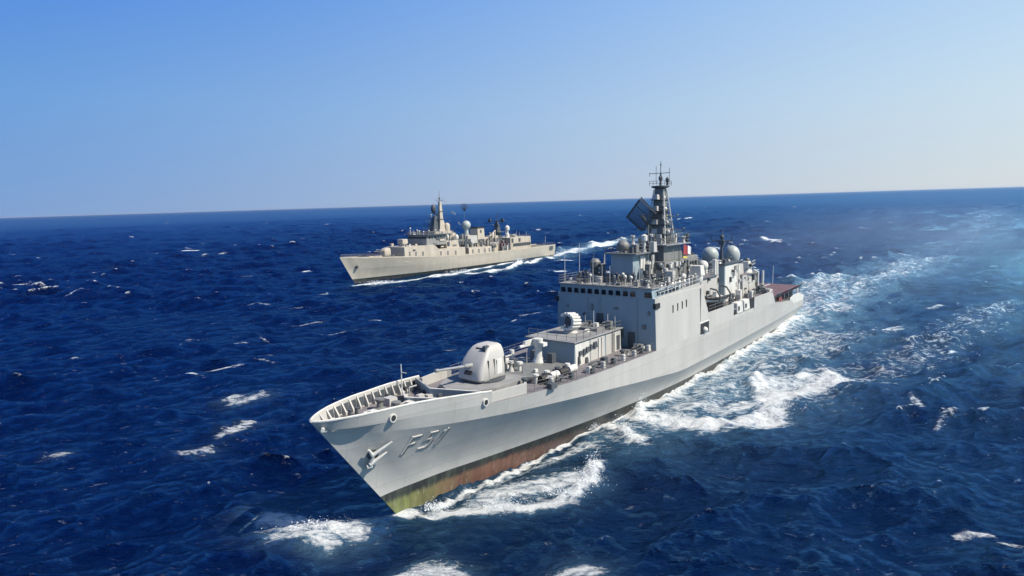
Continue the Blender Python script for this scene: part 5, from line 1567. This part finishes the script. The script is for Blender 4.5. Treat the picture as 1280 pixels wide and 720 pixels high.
# ================================================================== spray
def spray(name, blobs, seed, n, size):
    rnd = np.random.default_rng(seed)
    m = MB(raw=True)
    for (x, y, z, rx, ry, rz) in blobs:
        for _ in range(n):
            q = rnd.normal(0, .5, 3)
            c = (x + q[0] * rx, y + q[1] * ry, max(.05, z + abs(q[2]) * rz))
            r_ = size * rnd.uniform(.3, 1.0) ** 2
            d = rnd.normal(0, r_, (4, 3))
            vs_ = [(c[0] + a[0], c[1] + a[1], c[2] + a[2]) for a in d]
            m.add(vs_, [(0, 1, 2), (0, 3, 1), (1, 3, 2), (2, 3, 0)])
    me = bpy.data.meshes.new(name)
    me.from_pydata(m.v, [], m.f)
    me.materials.append(G['foamdrops'])
    o = bpy.data.objects.new(name, me)
    col.objects.link(o)
    return tag(o, kind='stuff')
G['foamdrops'] = paint('spray_white', (.80, .83, .85), .6, .05, 2.0, streak=False)
spray('spray', [(6.5, 57.0, .5, 1.6, 1.8, 1.0), (7.6, 59.5, .6, .8, 1.6, 1.5), (4.0, 54.8, .4, 2.2, .9, .7), (-1.5, 53.3, .2, 3.0, .8, .5), (-7.6, 53.2, .2, 1.0, .8, .5),
                (15.9, 77.5, .7, .9, 1.2, 1.7), (12.6, 70.5, .6, 1.2, 2.0, 1.1), (19.5, 74.2, .4, 3.2, 1.3, .8), (33.6, 76.8, .4, 1.6, 2.0, 1.1), (36.0, 84.5, .4, 1.4, 2.4, 1.4), (44, 88, .4, 3.2, 2.4, .8),
                (9.0, 71.6, .4, .8, .9, .9), (-18.0, 50.6, .3, 2.6, 1.0, .6)], 5, 900, .045)
spray('spray', [(3.5, 272.5, 1.0, 3.2, 3.6, 2.6), (-20, 246, .4, 5, 6, .8), (-45, 222.0, .3, 7, 1.4, .6)], 6, 700, .12)

# ================================================================== crew
def sailor(name, label, pos, face, pose, suit, hat, group=None):
    """one continuous skinned body; joints in metres"""
    rnd = random.Random(int(pos[0] * 97 + pos[1] * 31))
    st, arm, lean = pose
    J = {}
    def j(n, x, y, z, r): J[n] = ((x, y, z), r)
    j('pelvis', 0, 0, .95, .15); j('waist', 0, lean * .06, 1.10, .13); j('chest', 0, lean * .12, 1.34, .165); j('neck', 0, lean * .14, 1.50, .06)
    j('head0', 0, lean * .16 + .01, 1.60, .085); j('head1', 0, lean * .17 + .01, 1.70, .09)
    for k, sd_ in (('l', 1), ('r', -1)):
        j('hip' + k, sd_ * .10, 0, .90, .10); j('knee' + k, sd_ * (.10 + st * .04), .03, .50, .068); j('ank' + k, sd_ * (.10 + st * .08), 0, .09, .045); j('toe' + k, sd_ * (.12 + st * .08), .17, .04, .04)
        j('sho' + k, sd_ * .20, lean * .12, 1.42, .075); 
        if arm == 'rail':
            j('elb' + k, sd_ * .27, .10, 1.16, .05); j('wri' + k, sd_ * .22, .36, 1.07, .033); j('han' + k, sd_ * .21, .44, 1.05, .036)
        elif arm == 'up' and sd_ == 1:
            j('elb' + k, sd_ * .36, .16, 1.32, .05); j('wri' + k, sd_ * .14, .22, 1.60, .033); j('han' + k, sd_ * .09, .20, 1.67, .034)
        else:
            j('elb' + k, sd_ * .27, -.02, 1.13, .05); j('wri' + k, sd_ * .27, .06, .88, .033); j('han' + k, sd_ * .26, .09, .79, .036)
    E = [('pelvis', 'waist'), ('waist', 'chest'), ('chest', 'neck'), ('neck', 'head0'), ('head0', 'head1')]
    for k in 'lr':
        E += [('pelvis', 'hip' + k), ('hip' + k, 'knee' + k), ('knee' + k, 'ank' + k), ('ank' + k, 'toe' + k), ('chest', 'sho' + k), ('sho' + k, 'elb' + k), ('elb' + k, 'wri' + k), ('wri' + k, 'han' + k)]
    names = list(J)
    me = bpy.data.meshes.new(name)
    me.from_pydata([J[n][0] for n in names], [(names.index(a), names.index(b)) for a, b in E], [])
    o = bpy.data.objects.new(name, me)
    col.objects.link(o)
    bm = bmesh.new(); bm.from_mesh(me)
    lay = bm.verts.layers.skin.verify()
    bm.verts.ensure_lookup_table()
    for i, n in enumerate(names):
        r_ = J[n][1]
        bm.verts[i][lay].radius = (r_, r_)
        bm.verts[i][lay].use_root = (n == 'pelvis')
    bm.to_mesh(me); bm.free()
    sk = o.modifiers.new('skin', 'SKIN'); sk.use_smooth_shade = True
    sb = o.modifiers.new('sub', 'SUBSURF'); sb.levels = 1; sb.render_levels = 1
    me.materials.append(suit)
    o.location = pos
    o.rotation_euler = (0, 0, face)
    h = MB(raw=True).ball((0, lean * .17 + .015, 1.735), .112, .75, 12, -.15).build('cap', hat, o, smooth=True)
    f = MB(raw=True).ball((0, lean * .17 + .055, 1.655), .088, 1.2, 12).build('face', G['skin'], o, smooth=True)
    MB(raw=True).ball((0, lean * .17 + .142, 1.65), .018, 1.4, 6).build('nose', G['skin'], f)
    return tag(o, label, 'person', group)
RYm = Matrix.Rotation(R(1.2), 4, 'Y'); RZm = Matrix.Rotation(TH, 4, 'Z')
MA = Matrix.Translation((-15.969 + 60 * math.cos(TH), 46.374 + 60 * math.sin(TH), 0)) @ RZm @ RYm
def onship(s, p, z):
    return MA @ Vector((s - 60, -p, z))
PORT = TH - math.pi               # +Y of a figure turned to face the ship's port side
port_face = math.atan2(-math.cos(TH), math.sin(TH)) - math.pi / 2
fwd_face = math.atan2(-math.sin(TH), -math.cos(TH)) - math.pi / 2
for i, s in enumerate((48.0, 49.3, 50.1, 51.6, 52.5, 53.9, 55.6, 57.2)):
    sailor('person', 'sailor in white standing at the rail of the warship bridge wing', onship(s, 6.85, 14.36), port_face + random.uniform(-.4, .4),
           (random.random(), ('rail', 'down', 'rail')[i % 3], random.uniform(-.2, .6)), G['cloth'], G['cloth'], 'sailors along the bridge wing rail')
for i, (s, p) in enumerate(((45.9, 1.6), (46.2, 3.9), (45.8, -3.4))):
    sailor('person', 'sailor in dark blue overalls on the open bridge roof above the windows', onship(s, p, 15.69), fwd_face + random.uniform(-.5, .5),
           (random.random(), ('up', 'rail', 'down')[i], .3), G['navy'], G['navy'], 'sailors on the bridge roof')
